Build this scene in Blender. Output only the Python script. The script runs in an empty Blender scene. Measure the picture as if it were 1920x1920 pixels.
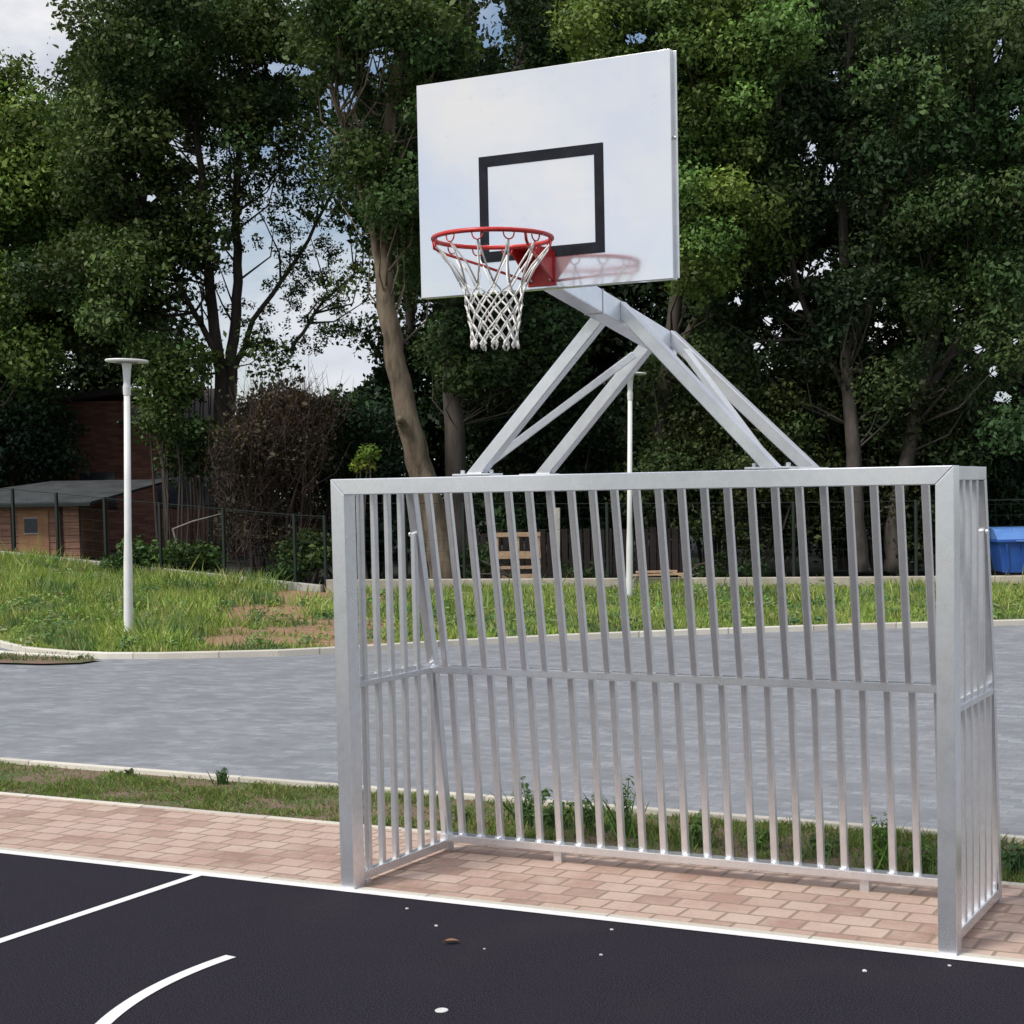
import bpy, bmesh, math, random
import numpy as np
from mathutils import Vector, Matrix

random.seed(7); rng = np.random.default_rng(7)
scene = bpy.context.scene
COL = scene.collection

# ------------------------------------------------------------------ camera
CX, CY, CZ, YAW, PIT, ROL, FPX = 4.812, -6.7729, 2.011, 0.4547, -0.0544, -0.01743, 3044.66
PPX, PPY = 1124.16, 1085.14
FW = np.array([-math.sin(YAW)*math.cos(PIT), math.cos(YAW)*math.cos(PIT), math.sin(PIT)])
R0 = np.array([math.cos(YAW), math.sin(YAW), 0.0]); U0 = np.cross(R0, FW)
R2 = R0*math.cos(ROL)+U0*math.sin(ROL); U2 = -R0*math.sin(ROL)+U0*math.cos(ROL)
CAM = np.array([CX, CY, CZ])
def ray(px, py): return FW + R2*(px-PPX)/FPX - U2*(py-PPY)/FPX
def at(px, py, D):            # survey helper: a point at horizontal distance D from the tripod
    d = ray(px, py); n = d/np.linalg.norm(d[:2]); return CAM + n*D
def atz(px, py, z=0.0):
    d = ray(px, py); return CAM + d*(z-CZ)/d[2]
def toimg(P):
    d = np.asarray(P)-CAM; z = d@FW
    return PPX+FPX*(d@R2)/z, PPY-FPX*(d@U2)/z

cam_d = bpy.data.cameras.new('camera'); cam = bpy.data.objects.new('camera', cam_d); COL.objects.link(cam)
M = Matrix(((R2[0], U2[0], -FW[0], CX), (R2[1], U2[1], -FW[1], CY), (R2[2], U2[2], -FW[2], CZ), (0, 0, 0, 1)))
cam.matrix_world = M
cam_d.sensor_width = 36; cam_d.lens = FPX/1920*36
cam_d.shift_x = (960-PPX)/1920; cam_d.shift_y = (PPY-960)/1920
cam_d.clip_start = 0.1; cam_d.clip_end = 3000
scene.camera = cam

# ------------------------------------------------------------------ world, sun
SUN_EL, SUN_AZ = math.radians(52), math.radians(205)   # azimuth: clockwise from +y (light comes from behind-left of the camera)
w = bpy.data.worlds.new('World'); scene.world = w; w.use_nodes = True
nt = w.node_tree; nt.nodes.clear()
N = nt.nodes.new; L = nt.links.new
out = N('ShaderNodeOutputWorld'); bg = N('ShaderNodeBackground'); bg2 = N('ShaderNodeBackground'); mix = N('ShaderNodeMixShader')
sky = N('ShaderNodeTexSky'); sky.sky_type = 'NISHITA'; sky.sun_disc = False
sky.sun_elevation = SUN_EL; sky.sun_rotation = SUN_AZ
L(sky.outputs[0], bg.inputs[0]); bg.inputs[1].default_value = 0.11
tc = N('ShaderNodeTexCoord'); mp = N('ShaderNodeMapping'); mp.inputs['Scale'].default_value = (1, 1, 2.2)
L(tc.outputs['Generated'], mp.inputs[0])
n1 = N('ShaderNodeTexNoise'); n1.inputs['Scale'].default_value = 2.6; n1.inputs['Detail'].default_value = 7; n1.inputs['Roughness'].default_value = .6
L(mp.outputs[0], n1.inputs['Vector'])
cr = N('ShaderNodeValToRGB'); cr.color_ramp.elements[0].position = .38; cr.color_ramp.elements[1].position = .58
L(n1.outputs['Fac'], cr.inputs[0])
n2 = N('ShaderNodeTexNoise'); n2.inputs['Scale'].default_value = 5; n2.inputs['Detail'].default_value = 5
L(mp.outputs[0], n2.inputs['Vector'])
cr2 = N('ShaderNodeValToRGB'); cr2.color_ramp.elements[0].color = (.56, .62, .76, 1); cr2.color_ramp.elements[1].color = (.93, .92, .93, 1)
cr2.color_ramp.elements[0].position = .3; cr2.color_ramp.elements[1].position = .62
L(n2.outputs['Fac'], cr2.inputs[0]); L(cr2.outputs[0], bg2.inputs[0]); bg2.inputs[1].default_value = 1.0
L(cr.outputs[0], mix.inputs[0]); L(bg.outputs[0], mix.inputs[1]); L(bg2.outputs[0], mix.inputs[2]); L(mix.outputs[0], out.inputs[0])

sd = bpy.data.lights.new('sun', 'SUN'); sun = bpy.data.objects.new('sun', sd); COL.objects.link(sun)
sd.energy = 3.1; sd.angle = math.radians(16); sd.color = (1, .96, .9)
sdir = Vector((math.sin(SUN_AZ)*math.cos(SUN_EL), math.cos(SUN_AZ)*math.cos(SUN_EL), math.sin(SUN_EL)))
sun.rotation_euler = sdir.to_track_quat('Z', 'Y').to_euler()
scene.view_settings.view_transform = 'Standard'; scene.view_settings.look = 'None'; scene.view_settings.exposure = 0

# ------------------------------------------------------------------ materials
def mat(name):
    m = bpy.data.materials.new(name); m.use_nodes = True
    return m, m.node_tree, m.node_tree.nodes['Principled BSDF']
def noise(t, scale, detail=4, rough=.55, vec=None, dist=0):
    n = t.nodes.new('ShaderNodeTexNoise'); n.inputs['Scale'].default_value = scale
    n.inputs['Detail'].default_value = detail; n.inputs['Roughness'].default_value = rough; n.inputs['Distortion'].default_value = dist
    if vec is not None: t.links.new(vec, n.inputs['Vector'])
    return n
def ramp(t, fac, stops):
    r = t.nodes.new('ShaderNodeValToRGB'); e = r.color_ramp.elements
    while len(e) < len(stops): e.new(.5)
    for k, (p, c) in enumerate(stops):
        e[k].position = p; e[k].color = (c, c, c, 1) if isinstance(c, (int, float)) else (*c, 1)
    t.links.new(fac, r.inputs[0]); return r
def mixc(t, fac, a, b, mode='MIX'):
    m = t.nodes.new('ShaderNodeMix'); m.data_type = 'RGBA'; m.blend_type = mode
    for s, v in ((0, fac), (6, a), (7, b)):
        if isinstance(v, (int, float)): m.inputs[s].default_value = v
        elif isinstance(v, tuple): m.inputs[s].default_value = (*v, 1)
        else: t.links.new(v, m.inputs[s])
    return m.outputs[2]
def bump(t, b, h, strength=.3, dist=.01):
    n = t.nodes.new('ShaderNodeBump'); n.inputs['Strength'].default_value = strength; n.inputs['Distance'].default_value = dist
    t.links.new(h, n.inputs['Height']); t.links.new(n.outputs[0], b.inputs['Normal'])
def objvec(t, scale=(1, 1, 1), world=False):
    c = t.nodes.new('ShaderNodeNewGeometry' if world else 'ShaderNodeTexCoord'); m = t.nodes.new('ShaderNodeMapping')
    m.inputs['Scale'].default_value = scale
    t.links.new(c.outputs['Position' if world else 'Object'], m.inputs[0]); return m.outputs[0]
def simple(name, c1, c2=None, rough=.6, metal=0, scale=8, bmp=0, bscale=60, vscale=(1, 1, 1), world=True):
    m, t, b = mat(name); c2 = c2 or tuple(x*.75 for x in c1)
    v = objvec(t, vscale, world)
    n = noise(t, scale, 5, .6, v); t.links.new(ramp(t, n.outputs['Fac'], [(.35, c2), (.65, c1)]).outputs[0], b.inputs['Base Color'])
    b.inputs['Roughness'].default_value = rough; b.inputs['Metallic'].default_value = metal
    if bmp: bump(t, b, noise(t, bscale, 4, .6, v).outputs['Fac'], bmp)
    return m

# aluminium profile
def metal_mat(name, base, rough, mot=.1):
    m, t, b = mat(name); v = objvec(t, (1, 1, 1), True)
    n = noise(t, 6, 6, .65, v); n2 = noise(t, 160, 3, .5, v); n3 = noise(t, 1.3, 3, .5, v)
    n4 = noise(t, 22, 6, .75, v)
    c = ramp(t, n.outputs['Fac'], [(.3, tuple(x*(1-mot*1.6) for x in base)), (.7, base)]).outputs[0]
    c = mixc(t, .5, c, ramp(t, n4.outputs['Fac'], [(.32, .80), (.6, 1.)]).outputs[0], 'MULTIPLY')
    c = mixc(t, ramp(t, n3.outputs['Fac'], [(.4, .0), (.7, .25)]).outputs[0], c, (base[0]*.86, base[1]*.9, base[2]), 'MIX')
    t.links.new(c, b.inputs['Base Color'])
    t.links.new(ramp(t, n.outputs['Fac'], [(.3, rough*1.2), (.7, rough*.85)]).outputs[0], b.inputs['Roughness'])
    b.inputs['Metallic'].default_value = .80
    return m
ALU = metal_mat('brushed_aluminium', (.94, .955, .99), .29, .05)
ALU_BAR = metal_mat('aluminium_bar', (.92, .92, .93), .34, .12)
ALU_SIDE = metal_mat('aluminium_dull', (.82, .825, .84), .36, .12)
WELD = metal_mat('aluminium_weld', (.88, .89, .9), .28, .05)
# backboard sheet
m, t, b = mat('backboard_sheet'); v = objvec(t, (1, 1, 1), True)
n = noise(t, 2.2, 4, .5, v); t.links.new(ramp(t, n.outputs['Fac'], [(.38, (.77, .80, .86)), (.62, (.88, .865, .84))]).outputs[0], b.inputs['Base Color'])  # bluish and warm patches paint sky reflections into the base colour
sc_ = noise(t, 17, 7, .8, v)
b.inputs['Metallic'].default_value = .75
lk = b.inputs['Base Color'].links[0].from_socket; t.links.new(mixc(t, ramp(t, sc_.outputs['Fac'], [(.60, 0.), (.74, .28)]).outputs[0], lk, (.5, .49, .47)), b.inputs['Base Color'])
ns = noise(t, 5, 5, .7, objvec(t, (1, 1, 9), True)); t.links.new(ramp(t, ns.outputs['Fac'], [(.3, .07), (.75, .14)]).outputs[0], b.inputs['Roughness'])
bump(t, b, noise(t, 3, 2, .5, v).outputs['Fac'], .05, .01)
BOARD = m
PAINT = simple('dark_target_paint', (.024, .026, .034), (.014, .015, .02), .7, 0, 20); PAINT.node_tree.nodes['Principled BSDF'].inputs['Specular IOR Level'].default_value = .12
RED = simple('red_enamel', (.62, .045, .035), (.5, .03, .03), .35, 0, 20)
ROPE = simple('net_rope', (.92, .91, .87), (.84, .82, .77), .9, 0, 60, .4, 300)
RUBBER = simple('dark_rubber', (.05, .05, .05), None, .8)

# asphalt court
m, t, b = mat('court_asphalt'); v = objvec(t, (1, 1, 1), True)
a = noise(t, 150, 4, .8, v); c = noise(t, 3, 8, .75, v)
col = ramp(t, a.outputs['Fac'], [(.3, (.010, .0085, .014)), (.52, (.016, .014, .021)), (.68, (.13, .115, .14))]).outputs[0]
col = mixc(t, ramp(t, c.outputs['Fac'], [(.42, 0.), (.7, .6)]).outputs[0], col, (.028, .024, .034), 'MIX')
st = noise(t, 1.1, 3, .5, v); col = mixc(t, ramp(t, st.outputs['Fac'], [(.55, 0.), (.75, .3)]).outputs[0], col, (.045, .038, .042))
sp = t.nodes.new('ShaderNodeTexVoronoi'); sp.inputs['Scale'].default_value = 26; t.links.new(v, sp.inputs['Vector'])
col = mixc(t, ramp(t, sp.outputs['Distance'], [(.02, .5), (.05, 0.)]).outputs[0], col, (.2, .19, .19))
t.links.new(col, b.inputs['Base Color']); b.inputs['Roughness'].default_value = .9; b.inputs['Specular IOR Level'].default_value = .12
bump(t, b, a.outputs['Fac'], .8, .006); ASPH = m

# white line paint
m, t, b = mat('line_paint'); v = objvec(t, (1, 1, 1), True)
a = noise(t, 160, 3, .7, v); c = noise(t, 7, 6, .75, v)
col = ramp(t, a.outputs['Fac'], [(.28, (.55, .54, .53)), (.42, (.80, .79, .78))]).outputs[0]
col = mixc(t, ramp(t, c.outputs['Fac'], [(.55, 0.), (.75, .4)]).outputs[0], col, (.42, .40, .38)); t.links.new(col, b.inputs['Base Color'])
b.inputs['Roughness'].default_value = .7; bump(t, b, a.outputs['Fac'], .3, .003); LINE = m

CONC = simple('pale_concrete', (.60, .54, .46), (.42, .38, .33), .85, 0, 9, .3, 120)
CONC2 = simple('kerb_concrete', (.82, .77, .66), (.60, .56, .48), .85, 0, 5, .3, 120)
PLINTH = simple('plinth_concrete', (.46, .45, .41), (.32, .31, .29), .9, 0, 3, .3, 60)

def brick(name, bw, rh, cols, mortar, msize, off=.5, scale=1, vec=None, bs=.4, rot=0, wash=None, nb=40):
    m, t, b = mat(name)
    g = t.nodes.new('ShaderNodeNewGeometry'); mp = t.nodes.new('ShaderNodeMapping'); mp.inputs['Rotation'].default_value = rot if isinstance(rot, tuple) else (0, 0, rot)
    t.links.new(g.outputs['Position'], mp.inputs[0])
    nn = noise(t, 9, 2, .5, mp.outputs[0])
    va = t.nodes.new('ShaderNodeVectorMath'); va.operation = 'MULTIPLY_ADD'
    t.links.new(nn.outputs['Color'], va.inputs[0]); va.inputs[1].default_value = (.008, .008, .008); t.links.new(mp.outputs[0], va.inputs[2])
    br = t.nodes.new('ShaderNodeTexBrick'); t.links.new(va.outputs[0], br.inputs['Vector'])
    br.offset = off; br.inputs['Scale'].default_value = scale; br.inputs['Brick Width'].default_value = bw; br.inputs['Row Height'].default_value = rh
    br.inputs['Mortar Size'].default_value = msize; br.inputs['Mortar Smooth'].default_value = .3; br.inputs['Bias'].default_value = 0
    br.inputs['Color1'].default_value = (0, 0, 0, 1); br.inputs['Color2'].default_value = (1, 1, 1, 1); br.inputs['Mortar'].default_value = (.5, .5, .5, 1)
    k = len(cols)
    base = ramp(t, br.outputs['Color'], [((i+.5)/k if i else 0, c) for i, c in enumerate(cols)]).outputs[0]
    f = noise(t, nb, 5, .7, g.outputs['Position'])
    base = mixc(t, .35, base, ramp(t, f.outputs['Fac'], [(.3, .35), (.7, .95)]).outputs[0], 'MULTIPLY')
    if wash:
        wn = noise(t, wash[2] if len(wash) > 2 else .8, 4, .6, g.outputs['Position'])
        base = mixc(t, ramp(t, wn.outputs['Fac'], [(.4, 0.), (.7, wash[1])]).outputs[0], base, wash[0])
    base = mixc(t, br.outputs['Fac'], base, mortar)
    t.links.new(base, b.inputs['Base Color']); b.inputs['Roughness'].default_value = .85
    inv = t.nodes.new('ShaderNodeMath'); inv.operation = 'MULTIPLY_ADD'; inv.inputs[1].default_value = -1.0
    t.links.new(br.outputs['Fac'], inv.inputs[0])
    sc = t.nodes.new('ShaderNodeMath'); sc.operation = 'MULTIPLY'; sc.inputs[1].default_value = .35; t.links.new(f.outputs['Fac'], sc.inputs[0]); t.links.new(sc.outputs[0], inv.inputs[2])
    bump(t, b, inv.outputs[0], bs, .006)
    return m
PAVER = brick('pink_pavers', .20, .16, [(.36, .22, .17), (.45, .29, .23), (.53, .36, .29), (.58, .42, .34), (.55, .39, .32)], (.30, .22, .16), .009, bs=.8, wash=((.62, .5, .40), .55, 2.5))
ROAD = brick('grey_pavers', .2, .1, [(.24, .255, .28), (.285, .30, .325), (.31, .32, .35), (.345, .36, .385)], (.22, .225, .235), .006, bs=.6, wash=((.17, .175, .185), .75, 1.9), nb=24)
BRICK = brick('red_brick', .25, .08, [(.20, .07, .05), (.28, .105, .07), (.35, .15, .10)], (.14, .11, .095), .01, rot=(math.radians(90), 0, 0))

STONE = brick('kerb_stones', 1.0, 40., [(.62, .58, .50), (.74, .70, .60), (.80, .76, .66)], (.30, .28, .24), .008, bs=.3, wash=((.50, .46, .38), .5, 1.5), nb=60)
# soils and grass
m, t, b = mat('bank_soil'); v = objvec(t, (1, 1, 1), True)
a = noise(t, .45, 5, .6, v); c = noise(t, 12, 5, .7, v)
g1 = ramp(t, c.outputs['Fac'], [(.3, (.05, .08, .022)), (.7, (.13, .19, .05))]).outputs[0]
g2 = ramp(t, c.outputs['Fac'], [(.3, (.22, .12, .065)), (.7, (.46, .29, .18))]).outputs[0]
va = t.nodes.new('ShaderNodeAttribute'); va.attribute_name = 'dirt'
t.links.new(mixc(t, va.outputs['Fac'], g1, g2), b.inputs['Base Color']); b.inputs['Roughness'].default_value = .95
bump(t, b, c.outputs['Fac'], .8, .05); BANK = m
m, t, b = mat('strip_soil'); v = objvec(t, (1, 1, 1), True)
a = noise(t, 2.2, 5, .6, v); c = noise(t, 60, 5, .7, v)
g1 = ramp(t, c.outputs['Fac'], [(.3, (.05, .07, .02)), (.7, (.15, .18, .06))]).outputs[0]
g2 = ramp(t, c.outputs['Fac'], [(.3, (.13, .08, .055)), (.7, (.30, .21, .15))]).outputs[0]
t.links.new(mixc(t, ramp(t, a.outputs['Fac'], [(.38, 0.), (.50, 1.)]).outputs[0], g1, g2), b.inputs['Base Color']); b.inputs['Roughness'].default_value = .95
bump(t, b, c.outputs['Fac'], .8, .02); STRIP = m
YARD = simple('yard_soil', (.022, .024, .012), (.012, .013, .008), .95, 0, 3, .5, 20)
FIELD = simple('field_soil', (.10, .13, .05), (.07, .08, .04), .95, 0, 1)

def leafmat(name, trans=.28, rough=.5):
    m, t, b = mat(name)
    a = t.nodes.new('ShaderNodeAttribute'); a.attribute_name = 'tint'
    t.links.new(a.outputs['Color'], b.inputs['Base Color']); b.inputs['Roughness'].default_value = rough
    b.inputs['Specular IOR Level'].default_value = .16
    tr = t.nodes.new('ShaderNodeBsdfTranslucent'); t.links.new(mixc(t, 1., a.outputs['Color'], (1.0, 1.25, .5), 'MULTIPLY'), tr.inputs[0])
    ms = t.nodes.new('ShaderNodeMixShader'); ms.inputs[0].default_value = trans
    o = t.nodes['Material Output']; t.links.new(b.outputs[0], ms.inputs[1]); t.links.new(tr.outputs[0], ms.inputs[2]); t.links.new(ms.outputs[0], o.inputs[0])
    return m
LEAF = leafmat('foliage', .22); GRASS = leafmat('grass_blades', .3, .6)
BARK = simple('brown_bark', (.20, .155, .105), (.07, .052, .036), .95, 0, 7, 1., 26, (1, 1, .25))
BARKD = simple('dark_bark', (.10, .08, .065), (.045, .038, .032), .9, 0, 5, .8, 30, (1, 1, .25))
WHITE = simple('white_coated_steel', (.80, .80, .77), (.70, .70, .68), .4, 0, 4)
GREYD = simple('lamp_grey', (.32, .33, .34), None, .4, .3)
FGREEN = simple('dark_green_steel', (.010, .018, .014), None, .5)
TIMB = simple('shed_timber', (.42, .22, .12), (.25, .12, .07), .8, 0, 3, .3, 40, (.3, .3, 6))
TIMB2 = simple('shed_timber_light', (.46, .25, .16), (.26, .13, .085), .8, 0, 4, .3, 40, (.4, .4, 8))
DARKW = simple('dark_timber', (.032, .021, .017), (.018, .012, .010), .85, 0, 4, .3, 40, (5, 5, .4))
PALE = simple('pale_timber', (.52, .36, .23), (.36, .24, .15), .8, 0, 9, .3, 60)
ROOF = simple('roof_felt', (.06, .066, .07), (.03, .034, .036), .8, 0, 2, .3, 20)
ROOFT = simple('roof_tile', (.07, .05, .05), (.04, .03, .03), .8, 0, 5, .3, 20)
GLASS = simple('dark_glass', (.05, .06, .08), None, .15)
BLUE = simple('blue_plastic', (.03, .11, .42), (.02, .08, .33), .45, 0, 3)
BLUEL = simple('blue_lid', (.12, .26, .60), (.09, .2, .5), .4, 0, 3)
REDP = simple('red_paint', (.5, .03, .03), None, .5)
PEB = simple('white_stone', (.7, .7, .68), None, .7)
DEAD = simple('brown_leaf', (.25, .14, .07), None, .8)

# ------------------------------------------------------------------ object helpers
def link(name, me, m, parent=None):
    me.name = name
    o = bpy.data.objects.new(name, me); COL.objects.link(o)
    if m and not me.materials: me.materials.append(m)
    if parent: o.parent = parent
    return o
def tag(o, label, cat, group=None, kind=None):
    if label: o['label'] = label
    if cat: o['category'] = cat
    if group: o['group'] = group
    if kind: o['kind'] = kind
    return o
def thing(name, label, cat, loc=(0, 0, 0), rz=0, group=None):
    o = bpy.data.objects.new(name, None); COL.objects.link(o); o.empty_display_size = .2
    o.location = loc; o.rotation_euler = (0, 0, rz); return tag(o, label, cat, group)
def bm_beam(bm, p0, p1, wd, ht, up=(0, 0, 1)):
    p0 = Vector(p0); p1 = Vector(p1); d = (p1-p0); z = d.normalized(); u = Vector(up)
    x = z.cross(u)
    if x.length < 1e-4: x = z.cross(Vector((0, 1, 0)))
    x.normalize(); y = x.cross(z)
    vs = []
    for p in (p0, p1):
        for sx, sy in ((-1, -1), (1, -1), (1, 1), (-1, 1)):
            vs.append(bm.verts.new(p+x*sx*wd/2+y*sy*ht/2))
    f = [(3, 2, 1, 0), (4, 5, 6, 7), (0, 1, 5, 4), (1, 2, 6, 5), (2, 3, 7, 6), (3, 0, 4, 7)]
    return [bm.faces.new([vs[i] for i in q]) for q in f]
def bm_box(bm, a, b_):
    a = Vector(a); b_ = Vector(b_); vs = [bm.verts.new((x, y, z)) for z in (a.z, b_.z) for x, y in ((a.x, a.y), (b_.x, a.y), (b_.x, b_.y), (a.x, b_.y))]
    for q in [(3, 2, 1, 0), (4, 5, 6, 7), (0, 1, 5, 4), (1, 2, 6, 5), (2, 3, 7, 6), (3, 0, 4, 7)]: bm.faces.new([vs[i] for i in q])
def bm_prism(bm, pts, vec):
    a = [bm.verts.new(p) for p in pts]; b_ = [bm.verts.new(Vector(p)+Vector(vec)) for p in pts]
    bm.faces.new(a[::-1]); bm.faces.new(b_); n = len(a)
    for i in range(n): bm.faces.new((a[i], a[(i+1) % n], b_[(i+1) % n], b_[i]))
def bm_tube(bm, pts, rad, seg=8, closed=False, cap=True):
    pts = [Vector(p) for p in pts]; n = len(pts)
    if not hasattr(rad, '__len__'): rad = [rad]*n
    rings = []; prev = None
    for i, p in enumerate(pts):
        if closed: tg = pts[(i+1) % n]-pts[i-1]
        else: tg = pts[min(i+1, n-1)]-pts[max(i-1, 0)]
        tg.normalize()
        if prev is None:
            x = tg.orthogonal().normalized()
        else:
            x = prev - tg*prev.dot(tg); x.normalize()
        prev = x; y = tg.cross(x)
        rings.append([bm.verts.new(p+(x*math.cos(a)+y*math.sin(a))*rad[i]) for a in [2*math.pi*k/seg for k in range(seg)]])
    for i in range(n if closed else n-1):
        r1 = rings[i]; r2 = rings[(i+1) % n]
        for k in range(seg): bm.faces.new((r1[k], r1[(k+1) % seg], r2[(k+1) % seg], r2[k]))
    if cap and not closed: bm.faces.new(rings[0][::-1]); bm.faces.new(rings[-1])
def bm_lathe(bm, prof, seg=24, c=(0, 0, 0)):
    rings = []
    for r, z in prof:
        rings.append([bm.verts.new((c[0]+r*math.cos(2*math.pi*k/seg), c[1]+r*math.sin(2*math.pi*k/seg), c[2]+z)) for k in range(seg)])
    for a, b_ in zip(rings, rings[1:]):
        for k in range(seg): bm.faces.new((a[k], a[(k+1) % seg], b_[(k+1) % seg], b_[k]))
    bm.faces.new(rings[0][::-1]); bm.faces.new(rings[-1])
def fin(bm, name, m, parent=None, bev=0, seg=2, smooth=False):
    if bev: bmesh.ops.bevel(bm, geom=list(bm.edges), offset=bev, segments=seg, affect='EDGES', profile=.6, clamp_overlap=True)
    bmesh.ops.recalc_face_normals(bm, faces=bm.faces)
    me = bpy.data.meshes.new(name); bm.to_mesh(me); bm.free()
    if smooth:
        for p in me.polygons: p.use_smooth = True
    return link(name, me, m, parent)
def BM(): return bmesh.new()
def beam(name, p0, p1, wd, ht, m, parent=None, bev=.004, up=(0, 0, 1)):
    bm = BM(); bm_beam(bm, p0, p1, wd, ht, up); return fin(bm, name, m, parent, bev)
def box(name, a, b_, m, parent=None, bev=.004):
    bm = BM(); bm_box(bm, a, b_); return fin(bm, name, m, parent, bev)
def sheet(name, pts, m, z=None, kind='structure'):
    bm = BM(); bm.faces.new([bm.verts.new((p[0], p[1], p[2] if z is None else z)) for p in pts])
    o = fin(bm, name, m)
    if o.data.polygons[0].normal.z < 0: o.data.flip_normals()
    o['kind'] = kind; return o

# ------------------------------------------------------------------ GROUND
sheet('ground', [(-900, -300), (900, -300), (900, 1500), (-900, 1500)], FIELD, -.09)
sheet('court', [(-14, -16), (18, -16), (18, .068), (-14, .068)], ASPH, 0)
sheet('sideline', [(-14, -.045), (18, -.045), (18, .02), (-14, .02)], LINE, .004)
sheet('key_line', [(-.92, -4.2), (-.86, -4.2), (-.86, -.045), (-.92, -.045)], LINE, .004)
# restraining arc under the basket
bm = BM(); C0 = (1.945, -1.43); ro, ri = 1.735, 1.672; prev = None
for k in range(49):
    a = math.radians(172.1)+math.radians(110)*k/48
    q = [bm.verts.new((C0[0]+r*math.cos(a), C0[1]+r*math.sin(a), .004)) for r in (ri, ro)]
    if prev: bm.faces.new((prev[0], prev[1], q[1], q[0]))
    prev = q
o = fin(bm, 'arc_line', LINE); o['kind'] = 'structure'
if o.data.polygons[0].normal.z < 0: o.data.flip_normals()
o = box('court_edging', (-14, .02, -.1), (18, .066, .006), STONE, None, .002); o['kind'] = 'structure'
sheet('paving', [(-14, .078), (18, .078), (18, 1.33), (-14, 1.33)], PAVER, .002)
o = box('paving_edging', (-14, 1.33, -.1), (18, 1.38, .008), STONE, None, .003); o['kind'] = 'structure'
sheet('verge', [(-14, 1.38), (18, 1.38), (18, 2.33), (-14, 2.33)], STRIP, -.004)
o = box('road_kerb', (-20, 2.33, -.1), (18, 2.39, .03), STONE, None, .006); o['kind'] = 'structure'
sheet('road', [(-45, 2.39), (40, 2.39), (40, 34), (-45, 34)], ROAD, -.02)

# far kerb and grass bank
KP = [(-300, None), (0, 1200), (60, 1213), (130, 1219), (200, 1222), (300, 1222), (400, 1220), (520, 1217), (640, 1211), (740, 1205), (850, 1198), (950, 1193), (1050, 1188), (1175, 1183), (1300, 1178), (1450, 1173), (1600, 1168), (1760, 1164), (1920, 1160), (2300, None)]
def fence_base(px):
    if px <= 605:
        return at(px, 1045+65*px/600, 34.0-4.2*max(px, -200)/600)
    return at(px, 1109-.006*(px-605), 29.8+.0006*(px-605))
K = []; F = []
for px, py in KP:
    if py is None:
        K.append(np.array((-19.5, 14.5, .1)) if px < 0 else np.array((7.5, 22.5, .1)))
    else: K.append(atz(px, py+2, .055))
    F.append(fence_base(px))
K = np.array(K); F = np.array(F)
def lerpcols(u):
    i = min(int(u), len(K)-2); f = u-i
    return K[i]*(1-f)+K[i+1]*f, F[i]*(1-f)+F[i+1]*f
dirtc = [np.array(atz(x, y, .2)[:2]) for x, y in ((520, 1145), (600, 1170), (440, 1150), (640, 1160), (560, 1180), (600, 1125))]
def dirt(x, y):
    d = min(math.hypot((x-c[0]), (y-c[1])) for c in dirtc)
    nz = .5*math.sin(x*3.1+y*1.7)+.5*math.sin(x*1.3-y*4.1)
    return max(0, min(1, (1.7+nz*.8-d)/.8))
def bankpt(u, t_):
    k, f = lerpcols(u)
    p = k*(1-t_)+f*t_
    z0 = .05; p[2] = z0+(f[2]-.02-z0)*(t_**1.25)+.035*math.sin(p[0]*2.3)*math.sin(p[1]*1.9)*t_*(1-t_)*4
    return p
bm = BM(); NU, NT = 120, 26; g = []
dl = bm.verts.layers.float.new('dirt')
for i in range(NU+1):
    row = []
    for j in range(NT+1):
        p = bankpt(i/NU*(len(K)-1), j/NT); vv = bm.verts.new(p); vv[dl] = dirt(p[0], p[1]); row.append(vv)
    g.append(row)
for i in range(NU):
    for j in range(NT): bm.faces.new((g[i][j], g[i+1][j], g[i+1][j+1], g[i][j+1]))
o = fin(bm, 'grass_bank', BANK, smooth=True); o['kind'] = 'structure'
# yard beyond the fence
bm = BM(); rows = []
for i in range(0, NU+1, 2):
    k, f = lerpcols(i/NU*(len(K)-1)); d = (f-CAM); d[2] = 0; d /= np.linalg.norm(d)
    rows.append([bm.verts.new(f+np.array((0, 0, -.03))), bm.verts.new(f+d*6+np.array((0, 0, 0))), bm.verts.new((*(f+d*90)[:2], f[2]+.2)), bm.verts.new((*(f+d*600)[:2], .5))])
for a, b_ in zip(rows, rows[1:]):
    for j in range(3): bm.faces.new((a[j], b_[j], b_[j+1], a[j+1]))
o = fin(bm, 'yard', YARD, smooth=True); o['kind'] = 'structure'
# far kerb, swept
def sweep(name, pts, wd, z0, z1, m, kind='structure'):
    bm = BM(); prev = None; pts = [Vector((p[0], p[1], 0)) for p in pts]
    for i, p in enumerate(pts):
        tg = (pts[min(i+1, len(pts)-1)]-pts[max(i-1, 0)]).normalized(); nrm = Vector((-tg.y, tg.x, 0))
        q = [bm.verts.new(p+nrm*s*wd/2+Vector((0, 0, z))) for s, z in ((-1, z0), (-1, z1-.012), (-.75, z1), (.75, z1), (1, z1-.012), (1, z0))]
        if prev:
            for k in range(5): bm.faces.new((prev[k], prev[k+1], q[k+1], q[k]))
        prev = q
    o = fin(bm, name, m)
    if kind: o['kind'] = kind
    return o
kline = [lerpcols(i/160*(len(K)-1))[0] for i in range(161)]
sweep('far_kerb', kline, .10, -.1, .062, STONE)
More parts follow.
